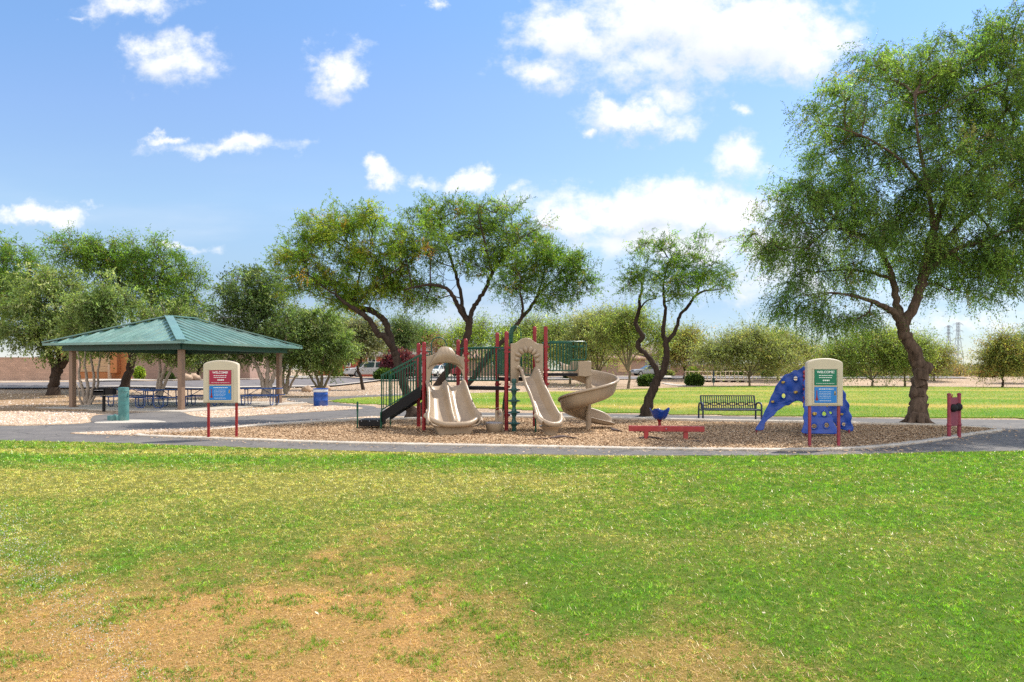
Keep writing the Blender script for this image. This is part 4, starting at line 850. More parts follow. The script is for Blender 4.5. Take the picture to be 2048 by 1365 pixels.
shrub('desert_shrub', 'dark shrub in front of the metal culvert at the footbridge', 1476, 752, 92, 8, 7, 'bush', 92, 250)
shrub('desert_shrub', 'grey-green tuft by the grey house wall behind the crooked two-stem tree', 1337, 753, 94, 9, 9, 'pale', 93, 250)
shrub('tumbleweed', 'round tan dry bush on the far bank, between the pylons and the rusty tree', 1977, 756, 92, 15, 12, 'brown', 94, 400)
# far desert scrub reads as one mass
rng = np.random.default_rng(77); nb = 2600; yy = 93 + 130 * rng.random(nb) ** 1.6; pxx = 1420 + rng.random(nb) * 760; xx = (pxx - CX) / F * yy
hh = (.7 + .9 * rng.random(nb)) * (1 + (yy - 93) / 260); rr = .5 + .7 * rng.random(nb)
T = np.repeat(np.stack([xx, yy, terr(xx, yy)], -1), 26, 0); u = rng.normal(0, 1, T.shape); u /= np.linalg.norm(u, axis=1)[:, None]
T = T + u * np.stack([np.repeat(rr, 26), np.repeat(rr, 26), np.repeat(hh * .55, 26)], -1); T[:, 2] += np.repeat(hh * .5, 26)
n_ = len(T); D = rng.normal(0, 1, T.shape); D[:, 2] = np.abs(D[:, 2]) + .5; D /= np.linalg.norm(D, axis=1)[:, None]; S = np.cross(D, rng.normal(0, 1, T.shape)); S /= np.linalg.norm(S, axis=1)[:, None]
V = np.stack([T, T + D * .2 + S * .09, T + D * .42, T + D * .2 - S * .09], 1).reshape(-1, 3)
pal = np.array([[.24, .19, .10], [.19, .17, .085], [.15, .16, .07], [.30, .23, .13], [.11, .14, .055], [.26, .18, .1]]); bi = rng.integers(0, 6, nb)
col = np.repeat(pal[bi], 26, 0) * (.7 + .6 * rng.random(n_))[:, None]
o = np_mesh('desert_scrub', V, n_, 4, col, M['leaf']); o['kind'] = 'stuff'; o['label'] = 'band of olive and tan desert scrub beyond the gravel bank on the right'; o['category'] = 'scrub'
# low horizon tree line far off
rng = np.random.default_rng(78); nb = 900; yy = 260 + 200 * rng.random(nb); pxx = 1380 + rng.random(nb) * 800; xx = (pxx - CX) / F * yy; hh = 1.6 + 1.8 * rng.random(nb)
T = np.repeat(np.stack([xx, yy, np.full(nb, .7)], -1), 22, 0); u = rng.normal(0, 1, T.shape); u /= np.linalg.norm(u, axis=1)[:, None]
T = T + u * np.stack([np.full(n_ := len(T), 2.2), np.full(n_, 2.2), np.repeat(hh * .5, 22)], -1); T[:, 2] += np.repeat(hh * .5, 22)
D = rng.normal(0, 1, T.shape); D /= np.linalg.norm(D, axis=1)[:, None]; S = np.cross(D, rng.normal(0, 1, T.shape)); S /= np.linalg.norm(S, axis=1)[:, None]
V = np.stack([T, T + D * .5 + S * .3, T + D * 1.1, T + D * .5 - S * .3], 1).reshape(-1, 3)
col = np.array([.085, .12, .06]) * (.6 + .8 * rng.random((n_, 1)))
o = np_mesh('distant_wood', V, n_, 4, col, M['leaf']); o['kind'] = 'stuff'; o['label'] = 'low dark line of far trees on the horizon'; o['category'] = 'wood'
# ================================================================ PLAY STRUCTURE
Rv, Fv, Uz = Vector((.963, .27, 0)), Vector((.27, -.963, 0)), Vector((0, 0, 1))
PS = thing('play_structure', 'play structure with tan slides, red posts and green rails standing on wood chips', 'playground', (-.7, 18.4, .03))
FLA = Vector((-2.32, 18.0, 0)); WA = 1.12; DA = 1.05
FRA = FLA + Rv * WA; RLA = FLA - Fv * DA; RRA = FRA - Fv * DA
FLB = Vector((-.145, 17.87, 0)); WB = 1.08; DB = .97
FRB = FLB + Rv * WB; RLB = FLB - Fv * DB; RRB = FRB - Fv * DB
def post(p, top, collars=(), flat=False, nm='post'):
    r = .051; m = MB()
    prof = [(r, -.1), (r, top - .05)] + ([(r, top)] if flat else [(r * 1.08, top - .05), (r * 1.08, top - .02), (r * .85, top + .012), (r * .4, top + .026)])
    m.lathe(p, prof, 16); o = part(PS, nm, m, M['red'], smooth=40)
    if collars:
        for z in collars:
            m = MB(); m.lathe(p + Uz * (z - .035), [(r + .002, 0), (r + .013, .004), (r + .013, .066), (r + .002, .07)], 16, cap=False)
            m.box(p + Uz * z + Rv * .075, (.05, .03, .05), rz=.27)
            part(o, 'collar', m, M['red'], smooth=40)
    return o
post(FLA, 2.36, (2.10, 1.95, 1.13)); post(RLA, 2.37, (2.16, 1.2)); post(FRA, 2.46, (2.08, 1.9, 1.15)); post(RRA, 2.48, (2.18, 2.0))
post(FLB, 2.63, (2.23, 2.12, 1.2, .46)); post(RLB, 2.65, (2.25, 1.25)); post(FRB, 2.80, (2.26, 1.66, 1.5, 1.27), True); post(RRB, 2.84, (2.24, 1.5))
def deck(corners, z, th=.10, nm='deck'):
    m = MB(); c = [Vector((p.x, p.y, 0)) for p in corners]
    m.add([v + Uz * (z - th) for v in c] + [v + Uz * z for v in c], [(3, 2, 1, 0), (4, 5, 6, 7), (0, 1, 5, 4), (1, 2, 6, 5), (2, 3, 7, 6), (3, 0, 4, 7)])
    return part(PS, nm, m, M['black'], bevel=.008)
deck([FLA, FRA, RRA, RLA], 1.2); deck([FRA + Fv * -.05, FLB + Fv * -.05, RLB, RRA], 1.2, .09); deck([FLB, FRB, RRB, RLB], 1.45)
EXA = FRB + Vector((.06, .0, 0)); EXB = EXA + Vector((.80, .04, 0)); EXC = EXB + Vector((-.05, .9, 0)); EXD = EXA + Vector((-.2, .95, 0))
deck([EXA, EXB, EXC, EXD], 1.56, .08)
def rail(p0, p1, z0, z1, nb, rr=.021, br=.0135, ends=False, nm='guard_rail', z0b=None, z1b=None, mat='green'):
    """rails from z0 (bottom) to z1 (top); sloped when the second pair is given"""
    z0b = z0 if z0b is None else z0b; z1b = z1 if z1b is None else z1b; m = MB(); a, b = Vector(p0), Vector(p1)
    m.tube([a + Uz * z1, b + Uz * z1b], rr, 8); m.tube([a + Uz * z0, b + Uz * z0b], rr * .9, 8)
    for i in range(nb):
        t = (i + .5) / nb if not ends else i / (nb - 1); p = a.lerp(b, t)
        m.tube([p + Uz * (z0 + (z0b - z0) * t), p + Uz * (z1 + (z1b - z1) * t)], br if not (ends and i in (0, nb - 1)) else rr, 6)
    return part(PS, nm, m, M[mat], smooth=50)
rail(FRA + Rv * .05 - Fv * .62, FLB - Rv * .05 - Fv * .56, 1.36, 2.25, 12)
rail(RRA + Rv * .05, RLB - Rv * .05, 1.36, 2.24, 12)
rail(RLA + Rv * .06, RLA + Rv * .36, 1.32, 2.16, 3); rail(RRA - Rv * .34, RRA - Rv * .05, 1.32, 2.16, 3)
rail(RLB + Rv * .06, RLB + Rv * .36, 1.5, 2.26, 3); rail(RRB - Rv * .42, RRB - Rv * .05, 1.5, 2.26, 4)
rail(FLB - Fv * .08, RLB + Fv * .08, 1.55, 2.2, 7)
def arch(c0, c1, zb, zt, r=.016, nm='arch_handhold'):
    a, b = Vector(c0), Vector(c1); w = (b - a).length / 2; mid = (a + b) / 2; d = (b - a).normalized(); zs = zt - w
    pts = [a + Uz * zb, a + Uz * zs] + [mid + d * (-math.cos(t) * w) + Uz * (zs + math.sin(t) * w) for t in np.linspace(.25, PI - .25, 9)] + [b + Uz * zs, b + Uz * zb]
    m = MB(); m.tube(pts, r, 8); return part(PS, nm, m, M['green'], smooth=60)
arch(RLA + Rv * .36, RLA + Rv * .78, 1.2, 2.56); arch(RLB + Rv * .36, RLB + Rv * .68, 1.45, 2.86)
m = MB(); b0 = RLB + Rv * .42 - Fv * .1
m.tube([b0 + Uz * 2.42, b0 + Uz * 2.6 + Rv * .0, b0 + Uz * 2.75 + Rv * .03, b0 + Uz * 2.84 + Rv * .1, b0 + Uz * 2.86 + Rv * .18], [.05, .06, .062, .05, .02], 8)
m.tube([b0 + Uz * 2.42, b0 - Fv * .3 + Uz * 1.6, b0 - Fv * .8 + Uz * .6, b0 - Fv * .95 + Uz * .0], [.045, .04, .04, .04], 8)
part(PS, 'arch_climber', m, M['green'], smooth=60)
# end rail of the right extension, its top reaching past the deck edge
m = MB(); r0 = EXA + Vector((.04, 0, 0)); r1 = EXB + Vector((-.02, 0, 0)); ex = Vector((.24, .01, 0))
z0, z1, zc = 1.63, 2.40, 1.92
m.tube([r0 + Uz * z1, r1 + ex * .85 + Uz * z1, r1 + ex + Uz * (z1 - .05), r1 + ex + Uz * (zc + .05), r1 + ex * .85 + Uz * zc, r1 - Vector((.17, 0, 0)) + Uz * zc], .018, 8)
m.tube([r0 + Uz * z0, r1 - Vector((.04, 0, 0)) + Uz * z0, r1 + Uz * (z0 + .05), r1 + Uz * z1], .017, 8)
for i in range(9): p = r0.lerp(r1, (i + .3) / 9); m.tube([p + Uz * z0, p + Uz * z1], .014, 6)
for q in (.33, .66): p = r1 + ex * q; m.tube([p + Uz * zc, p + Uz * z1], .012, 6)
m.tube([r1 - Vector((.17, 0, 0)) + Uz * 2.26, r1 + ex * .9 + Uz * 2.26], .012, 6)
m.ell(r1 + ex * .45 + Vector((0, -.04, 0)) + Uz * 2.27, (.05, .02, .04)); m.ell(r1 - Vector((.1, .04, 0)) + Uz * 2.26, (.045, .02, .035))
part(PS, 'guard_rail', m, M['green'], smooth=50)
rail(EXD + Vector((.08, 0, 0)), EXC - Vector((.03, 0, 0)), 1.63, 2.40, 9)
# stairs
S0, S1 = Vector((-2.44, 18.28, 0)), Vector((-3.55, 18.60, 0)); back = Vector((.1, .74, 0))
for off in (Vector((0, 0, 0)), back):
    m = MB(); n = 14; a, b = S1 + off, S0 + off
    m.bar(a + Uz * 1.50, b + Uz * 2.05, .035, .045); m.bar(a + Uz * .56, b + Uz * 1.2, .025, .03)
    m.tube([a + Uz * 0, a + Uz * 1.5], .02, 8); m.tube([b + Uz * 1.1, b + Uz * 2.05], .024, 8)
    for i in range(n): t = (i + .7) / (n + .3); p = a.lerp(b, t); m.tube([p + Uz * (.56 + .64 * t), p + Uz * (1.5 + .55 * t)], .0135, 6)
    part(PS, 'stair_rail', m, M['green'], smooth=50)
    m = MB(); m.add([p + Uz * z + Vector((0, dy, 0)) for dy in (-.02, .02) for (p, z) in ((a, .22), (b, .92), (b, 1.22), (a, .50))], [(0, 1, 2, 3), (7, 6, 5, 4), (0, 4, 5, 1), (1, 5, 6, 2), (2, 6, 7, 3), (3, 7, 4, 0)])
    part(PS, 'stringer', m, M['black'])
for i in range(4):
    t = (i + .5) / 4; p = S1.lerp(S0, t); m = MB(); z = .42 + .2 * i
    m.add([p + Vector((dx, 0, 0)) + off * q + Uz * (z + dz) for dz in (-.03, 0) for (dx, q, off) in ((-.16, .03, back), (.16, .03, back), (.16, .97, back), (-.16, .97, back))], [(3, 2, 1, 0), (4, 5, 6, 7), (0, 1, 5, 4), (1, 2, 6, 5), (2, 3, 7, 6), (3, 0, 4, 7)])
    part(PS, 'tread', m, M['black'])
m = MB(); m.box((-3.87, 18.95, .20), (.60, .78, .17)); o = part(PS, 'transfer_step', m, M['black'], bevel=.015)
for i in range(3): m = MB(); m.ell((-3.87 + (i - 1) * .22, 18.552, .255), (.016, .01, .012), 8, 5); part(o, 'bolt', m, M['chrome'], smooth=60)
m = MB(); g = gnd(715, 861); m.tube([g, g + Uz * .78], .021, 8); m.box(g + Uz * .64, (.05, .02, .26))
part(PS, 'stair_post', m, M['green'], smooth=50); m = MB(); m.tube([(-3.57, 18.56, 0), (-3.57, 18.56, .5)], .02, 8)
part(PS, 'stair_post', m, M['green'], smooth=50)
# tan arch panels: outlines in photo pixels mapped to the tower front plane
def plane_map(P0, px0, s, yoff=0.0):
    def fn(q):  # q.x = pixel offset right, q.y = z, q.z = towards camera
        return P0 + Rv * (q[0] * s / .963) + Fv * (q[2] + yoff) + Uz * q[1]
    return fn
SA = 18.1 / F; pz = lambda py, s=SA: EYE + (HY - py) * s
oA = [(852, 768), (852, 713), (859, 712), (867, 709), (875, 704), (882, 701), (888, 700), (895, 701), (902, 704), (909, 709), (918, 713), (930, 714), (931, 768), (927, 768), (925, 755), (920, 741), (912, 732), (901, 727), (889, 725.5), (876, 728), (867, 735), (862, 745), (859, 757), (858, 768)]
me = plate([(x - 848, pz(y)) for x, y in oA], (), .07, .015)
fnA = plane_map(FLA, 848, SA); m = MB(); m.mesh(me, fnA); pa = part(PS, 'arch_panel', m, M['tan'], smooth=40)
rows = []
for i in range(15):
    t = i / 14; a = PI * (1 - t); r = []
    for k in range(49):
        u = k / 48; ang = PI * (.06 + .88 * u); w = 1 - .22 * (t ** 1.5)
        x = 889 - math.cos(ang) * (15 + 19 * t); y = 703.5 + 25 * t - math.sin(ang) * (2.5 + 7 * (1 - t) ** 0.5) + 10 * (abs(u - .5) * 2) ** 2 * t
        rib = .018 * abs(math.sin(u * PI * 7)) ** .5 * math.sin(PI * min(1, t * 1.1))
        r.append(fnA((x - 848, pz(y), .04 + .10 * math.sin(PI * min(.96, t * .9 + .02)) ** .8 * math.sin(PI * (.08 + .84 * u)) ** .5 + rib)))
    rows.append(r)
m = MB(); m.grid(rows); part(pa, 'shell_hood', m, M['tan'], smooth=75, solid=.02)
SB_ = 18.0 / F
oB = [(1021, 766), (1021, 688), (1029, 687.5), (1036, 683.5), (1043, 678), (1052, 675.8), (1061, 678), (1068, 683.5), (1075, 687.5), (1086, 688), (1086, 766), (1072, 766), (1073, 748), (1071.5, 734), (1069.5, 720), (1066, 710.5), (1060, 705.5), (1053, 704.5), (1046, 707), (1041, 714), (1038.5, 724), (1037.5, 740), (1036, 766)]
me = plate([(x - 1013, pz(y, SB_)) for x, y in oB], (), .07, .015); fnB = plane_map(FLB, 1013, SB_); m = MB(); m.mesh(me, fnB); pb = part(PS, 'arch_panel', m, M['tan'], smooth=40)
for i in range(10):
    m = MB(); a = math.radians(205 - i * 26); cx_, cy_ = 1054 + math.cos(a) * 20.5, 719 - math.sin(a) * 20 * (1 if math.sin(a) > 0 else 2.0)
    if i == 9: cx_, cy_ = 1073.5, 751
    rx_ = math.cos(a); rz_ = math.sin(a); d = (Rv * rx_ + Uz * rz_).normalized(); e = (Rv * -rz_ + Uz * rx_).normalized()
    m.ell(fnB((cx_ - 1013, pz(cy_, SB_), .035)), (.105 if 1 < i < 8 else .07, .062, .066), 12, 8, Matrix((d, e, Fv)).transposed())
    part(pb, 'scallop', m, M['tan'], smooth=80)
# slides ------------------------------------------------------------
def loft_slide(P0, d, stations, prof):
    """stations: (dist, z_bed, lateral shift, half width, wall height, nose)"""
    rows = []; rgt = Vector((-d.y, d.x, 0)); rgt = rgt if rgt.x > 0 else -rgt
    for st in stations:
        rows.append([P0 + d * (st[0] + q[2] * 0) + rgt * (st[2] + q[0]) + Uz * (st[1] + q[1]) for q in prof(st)])
    return rows
def interp_st(st, k=5):
    A = np.array(st, float); P = [Vector(r[:3]) for r in A]; Q = [Vector(r[3:6]) for r in A]
    p = smooth_poly(P, k, False); q = smooth_poly(Q, k, False); return [tuple(a) + tuple(b) for a, b in zip(p, q)]
def prof1(st):
    w, h = st[3], st[4]
    return [(-w - .055, h - .075, 0), (-w - .05, h - .01, 0), (-w - .02, h + .012, 0), (-w + .012, h - .015, 0), (-w + .035, h * .55, 0), (-w + .09, h * .16, 0), (-w * .55, .01, 0), (0, 0, 0),
            (w * .55, .01, 0), (w - .09, h * .16, 0), (w - .035, h * .55, 0), (w - .012, h - .015, 0), (w + .02, h + .012, 0), (w + .05, h - .01, 0), (w + .055, h - .075, 0)]
def prof2(st):
    w, h, dh = st[3], st[4], st[5]; o = []
    o += [(-w - .055, h - .075, 0), (-w - .05, h - .01, 0), (-w - .02, h + .012, 0), (-w + .012, h - .015, 0), (-w + .035, h * .55, 0), (-w + .085, h * .14, 0), (-w * .5, 0, 0)]
    o += [(-.12, dh * .12, 0), (-.06, dh * .55, 0), (-.035, dh - .02, 0), (0, dh + .008, 0), (.035, dh - .02, 0), (.06, dh * .55, 0), (.12, dh * .12, 0)]
    o += [(w * .5, 0, 0), (w - .085, h * .14, 0), (w - .035, h * .55, 0), (w - .012, h - .015, 0), (w + .02, h + .012, 0), (w + .05, h - .01, 0), (w + .055, h - .075, 0)]
    return o
# twin slide: dist along the fall, bed height, lateral shift, half width, wall height, divider height
topA = FLA + Rv * (WA / 2) ; dA = Vector((.27, -.963, 0)).normalized()
stA = interp_st([(-.05, 1.20, 0, .46, .10, .09), (.08, 1.16, 0, .47, .22, .20), (.35, .93, .0, .48, .32, .27), (.75, .56, .0, .52, .34, .27), (1.05, .33, .0, .57, .34, .25), (1.22, .25, .01, .63, .29, .20), (1.36, .24, .01, .645, .20, .05), (1.46, .27, .01, .62, .12, .0)])
m = MB(); rows = loft_slide(topA, dA, stA, prof2); m.grid(rows); tw = part(PS, 'twin_slide', m, M['tan'], smooth=180, solid=.03, sub=3); tw.cycles.shadow_terminator_geometry_offset = .4
rg = Vector((.963, .27, 0)); e0 = topA + dA * 1.40 + rg * .01; m = MB()
pts = []; rr = []
for i in range(41):
    t = i / 40; x = -1 + 2 * t; q = 1 - abs(x) ** 3.2
    pts.append(e0 + rg * (x * .685) + dA * (-.34 + .44 * q) + Uz * (.52 - .215 * q)); rr.append(.064 + .010 * (abs(math.sin(t * PI * 18)) if .22 < t < .78 else .4))
m.tube(pts, rr, 10); part(tw, 'slide_lip', m, M['tan'], smooth=80)
m = MB(); b0 = e0 + dA * -.08
m.add([b0 + rg * x + dA * y + Uz * z for z, s_ in ((-.01, .74), (.27, 1.0)) for x, y in ((-.52 * s_, -.25), (.52 * s_, -.25), (.50 * s_, .06 * s_), (-.50 * s_, .06 * s_))], [(3, 2, 1, 0), (4, 5, 6, 7), (0, 1, 5, 4), (1, 2, 6, 5), (2, 3, 7, 6), (3, 0, 4, 7)])
part(tw, 'slide_base', m, M['tan'], bevel=.02)
# single wave slide
topB = FLB + Rv * .59; dB = Vector((.395, -.919, 0)).normalized()
stB = interp_st([(-.06, 1.45, -.02, .20, .14, 0), (.06, 1.43, -.02, .21, .30, 0), (.25, 1.25, -.02, .225, .33, 0), (.45, .97, -.02, .23, .35, 0), (.70, .74, -.01, .235, .34, 0), (.95, .47, 0, .25, .33, 0), (1.18, .28, 0.0, .285, .30, 0), (1.36, .24, .01, .31, .22, 0), (1.50, .30, .01, .27, .10, 0)])
m = MB(); m.grid(loft_slide(topB, dB, stB, prof1)); sg = part(PS, 'wave_slide', m, M['tan'], smooth=180, solid=.03, sub=2)
rg2 = Vector((.919, .395, 0)); e1 = topB + dB * 1.44; m = MB(); pts = []; rr = []
for i in range(33):
    t = i / 32; x = -1 + 2 * t; q = 1 - abs(x) ** 2.6
    pts.append(e1 + rg2 * (x * .35 + .01) + dB * (-.28 + .38 * q) + Uz * (.53 - .21 * q)); rr.append(.058 + .009 * (abs(math.sin(t * PI * 14)) if .2 < t < .8 else .4))
m.tube(pts, rr, 10); part(sg, 'slide_lip', m, M['tan'], smooth=80)
m = MB(); m.lathe(e1 + dB * -.10, [(.16, -.02), (.15, .1), (.2, .2), (.3, .27)], 16); part(sg, 'slide_base', m, M['tan'], smooth=50)
m = MB(); q = topB + dB * .75; m.tube([q + Vector((-.12, 0, 0)), q + Vector((-.12, 0, .55))], .022, 8); part(sg, 'slide_leg', m, M['green'], smooth=50)
# disc climber
pd = at(1028, 17.65); m = MB(); s = 17.65 / F; pr = []
zz = [pz(y, s) for y in (858, 847, 825, 802, 780)]
pr = [(.075, .0), (.03, .03)]
prof = [(.05, .02), (.055, zz[1] - .09), (.09, zz[1] - .03)]
for i, z in enumerate(zz[1:]):
    prof += [(.075, z - .035), (.158, z - .014), (.16, z + .012), (.07, z + .03), (.05, z + .10), (.045, z + .16), (.07, z + .22)]
prof += [(.05, 1.42)]
m.lathe((pd.x, pd.y, 0), prof, 20); part(PS, 'disc_climber', m, M['dgreen'], smooth=40)
# tan seat with carved back on the left post
sc_ = at(990, 17.45); s = 17.45 / F; m = MB()
m.lathe((sc_.x - .02, sc_.y, 0), [(.12, .03), (.17, .06), (.215, .2), (.225, .27), (.21, .285)], 24); o = part(PS, 'stool_seat', m, M['tan'], smooth=50)
m = MB(); m.lathe((sc_.x - .02, sc_.y, .286), [(.215, 0), (.215, .016), (.19, .024)], 24); part(o, 'seat_top', m, M['grey_seat'], smooth=50)
me = plate([(990, 852), (990, 822), (992, 817.5), (996, 815), (1000, 815), (1004, 817), (1007, 821), (1007, 866), (990, 866)], [[(998 + dx * q - w, 838 - 17 * q), (998 + dx * q + w, 838 - 17 * q), (998 + dx * .2 + w, 846), (998 + dx * .2 - w, 846)] for dx, q, w in ((-5.2, .72, .55), (-2.7, .95, .55), (0.2, 1.0, .55), (3.0, .95, .55), (5.6, .72, .55))], 3.2, .6)
m = MB(); m.mesh(me, lambda v: Vector(((v.x - CX) * 17.7 / F, 17.72 + v.z * .013, EYE + (HY - v.y) * 17.7 / F))); part(o, 'seat_back', m, M['tan'], smooth=40)
# spiral slide
PC = Vector((2.055, 18.35, 0)); sp = []; m = MB(); n = 60; rows = []
for i in range(n + 1):
    t = i / n; a = math.radians(165 - 435 * t); zb = 1.48 - 1.24 * t ** .97; ext = 0
    rin, rout, h = .10, .76, .39 + .06 * math.sin(PI * min(1, t * 1.2))
    if t > .90: rout -= .02
    er = Vector((math.cos(a), math.sin(a), 0)); r_ = []
    for (rr_, hh_) in ((rin - .02, .14), (rin + .01, .145), (rin + .03, .10), (rin + .06, .02), (rin + .25, .0), (rin + .42, .005), (rout - .08, .05), (rout - .03, h * .45), (rout, h - .03), (rout + .02, h), (rout + .055, h - .005), (rout + .06, h - .06)):
        r_.append(PC + er * rr_ + Uz * (zb + hh_))
    rows.append(r_)
# straight run-out to the right
tan_ = Vector((math.sin(math.radians(270)) * -1, 0, 0)); last = rows[-1]
for k, (dx, dz, f) in enumerate(((.18, -.05, .98), (.40, -.09, .92), (.60, -.11, .75), (.74, -.10, .4))):
    zb0 = .24
    rows.append([Vector((p.x + dx, p.y, zb0 + dz + (p.z - zb0) * f)) for p in last])
m.grid(rows); ss = part(PS, 'spiral_slide', m, M['tan'], smooth=80, solid=.03, sub=1)
m = MB(); pc0 = PC + Vector((-.0, -.0, 0)); m.tube([pc0, pc0 + Uz * 1.86], .075, 16); m.ell(pc0 + Uz * 1.86, (.078, .078, .03), 16, 6); part(ss, 'slide_column', m, M['tan'], smooth=40)
def panelbox(pts, th, nm, par, y, tilt=0):
    me = plate([((p[0] - CX) * y / F, EYE + (HY - p[1]) * y / F) for p in pts], (), th, .012); mm = MB(); mm.mesh(me, lambda v: Vector((v.x, y + v.z + tilt * (v.x - 1.6), v.y))); return part(par, nm, mm, M['tan'], smooth=40)
panelbox([(1157, 752), (1157, 725), (1159, 722.5), (1179, 722.5), (1182, 725), (1182, 752), (1170, 754)], .07, 'entry_panel', ss, 18.22)
panelbox([(1141, 748), (1141, 725.5), (1143, 723.5), (1156, 723.5), (1158, 726), (1158, 750)], .06, 'entry_panel', ss, 19.0)
m = MB(); a0 = Vector((1.63, 18.26, 0)); m.add([Vector(p) for p in ((1.72, 18.25, 1.46), (2.06, 18.30, 1.46), (1.98, 18.98, 1.46), (1.66, 18.98, 1.46), (1.72, 18.25, 1.50), (2.06, 18.30, 1.50), (1.98, 18.98, 1.50), (1.66, 18.98, 1.50))], [(3, 2, 1, 0), (4, 5, 6, 7), (0, 1, 5, 4), (1, 2, 6, 5), (2, 3, 7, 6), (3, 0, 4, 7)])
part(ss, 'slide_entry', m, M['tan'], bevel=.01)
# ================================================================ CLIMBING WALL
CWY = 16.9; cw0 = at(1612, CWY); CW = thing('climbing_wall', 'blue three-legged climbing wall with wavy edges and yellow handholds', 'climber', (cw0.x, CWY, .03))
def climb_panel(outl, holes, holds, fy, th=.07):
    """fy(px,py) gives the distance of the panel there"""
    me = plate([(x, -y) for x, y in smooth_poly([(p[0], p[1], 0) for p in outl], 3) and [(v.x, v.y) for v in smooth_poly([Vector((p[0], p[1], 0)) for p in outl], 3)]],
               [[(hx + math.cos(a) * rx_, -(hy + math.sin(a) * ry_)) for a in np.linspace(0, 2 * PI, 15)[:-1]] for hx, hy, rx_, ry_ in holes], th * 76, 1.3)
    bm = bmesh.new(); bm.from_mesh(me); bmesh.ops.triangulate(bm, faces=bm.faces[:])
    for _ in range(4):
        es = [e for e in bm.edges if e.calc_length() > 12]
        if not es: break
        bmesh.ops.subdivide_edges(bm, edges=es, cuts=1); bmesh.ops.triangulate(bm, faces=bm.faces[:])
    bm.to_mesh(me); bm.free()
    def W(x, y, z=0): yy = fy(x, y) - z; return Vector(((x - CX) * yy / F, yy, EYE + (HY - y) * yy / F))
    m = MB(); m.mesh(me, lambda v: W(v.x, -v.y, v.z / 76 + .02 * math.sin(v.x * .21) * math.sin(v.y * .19))); p = part(CW, 'climbing_panel', m, M['blue'], smooth=45)
    for hx, hy, rx_, ry_ in holes:
        mm = MB(); rows = []
        for k in range(21):
            a = 2 * PI * k / 20; rows.append([W(hx + math.cos(a) * rx_ * q, hy + math.sin(a) * ry_ * q, z) for q, z in ((1.0, -th * .4), (1.0, th * .55), (1.18, th * .95), (1.42, th * .9), (1.62, th * .5), (1.62, th * .3))])
        mm.grid(rows); part(p, 'hole_rim', mm, M['blue'], smooth=80)
    for hx, hy, r in holds:
        mm = MB(); c = W(hx, hy, th * .7); k = r * 14.5 / F
        mm.ell(c, (k, .05, k * .8), 10, 7); mm.ell(c + Vector((k * .3, -.03, k * .3)), (k * .5, .035, k * .45), 8, 5); mm.ell(c + Vector((-k * .35, -.025, -k * .3)), (k * .5, .035, k * .5), 8, 5)
        part(p, 'handhold', mm, M['yellow'], smooth=80)
    return p
climb_panel([(1610, 737), (1603, 736.5), (1596, 741), (1588, 741), (1580, 747), (1571, 749), (1564, 756), (1558, 764), (1551, 773), (1547, 784), (1541, 795), (1537, 808), (1529, 823), (1522, 840), (1511, 857), (1513, 861), (1527, 860), (1530, 847), (1538, 838), (1548, 831), (1554, 823), (1562, 818), (1570, 812), (1578, 811), (1586, 805), (1595, 802), (1603, 804), (1611, 806)],
            [(1591, 757.5, 3.6, 4.6), (1567, 792, 3.4, 4.6)], [(1566, 765, 4), (1591, 785, 4.4), (1545, 804, 3.6)], lambda x, y: 16.9 + .004 * (1612 - x) - .0030 * max(0, y - 810) )
climb_panel([(1610, 758), (1606, 768), (1609, 778), (1606, 788), (1609, 799), (1605.5, 810), (1608.5, 822), (1605.5, 834), (1608, 845), (1605, 856), (1605, 867), (1640, 868), (1675, 868), (1673, 856), (1667, 845), (1664, 835), (1658, 826), (1654, 816), (1647, 806), (1643, 795), (1636, 780), (1630, 765), (1622, 752)],
            [(1648, 828, 4.0, 4.4), (1628, 853, 5.0, 4.6), (1653, 851, 4.6, 5.0), (1622, 800, 4, 4.4)], [(1629, 828, 5), (1640, 806, 3.5)], lambda x, y: 16.85 - .0047 * max(0, y - 750) - .0012 * (x - 1610))
climb_panel([(1625, 748), (1636, 742), (1650, 743), (1660, 750), (1672, 757), (1680, 768), (1684, 778), (1692, 788), (1692, 799), (1699, 810), (1698, 822), (1704, 833), (1702, 844), (1707, 855), (1704, 863), (1690, 861), (1678, 857), (1668, 846), (1661, 834), (1654, 818), (1646, 800), (1636, 780)],
            [(1660, 826, 3.6, 2.4), (1687, 849, 3.4, 3.6), (1672, 790, 3.5, 4)], [(1683, 829, 3.4), (1653, 812, 3.6)], lambda x, y: 17.0 + .0045 * (x - 1620))
m = MB(); m.tube([(cw0.x, CWY, 0), (cw0.x, CWY, 1.72)], .042, 12)
for i in range(9): m.ell((cw0.x - .05, CWY - .03, .75 + i * .105), (.045, .04, .05), 8, 6)
part(CW, 'centre_post', m, M['darkred'], smooth=60)
for (px, py, h) in ((1513, 870, .17), (1523, 866, .15), (1611, 877, .16), (1621, 876, .14), (1670, 876, .16), (1698, 871, .14)):
    m = MB(); g = gnd(px, py); m.tube([g - Uz * .1, g + Uz * h], .022, 8); m.lathe(g + Uz * .02, [(.05, 0), (.05, .02)], 10); part(CW, 'foot', m, M['darkred'], smooth=50)
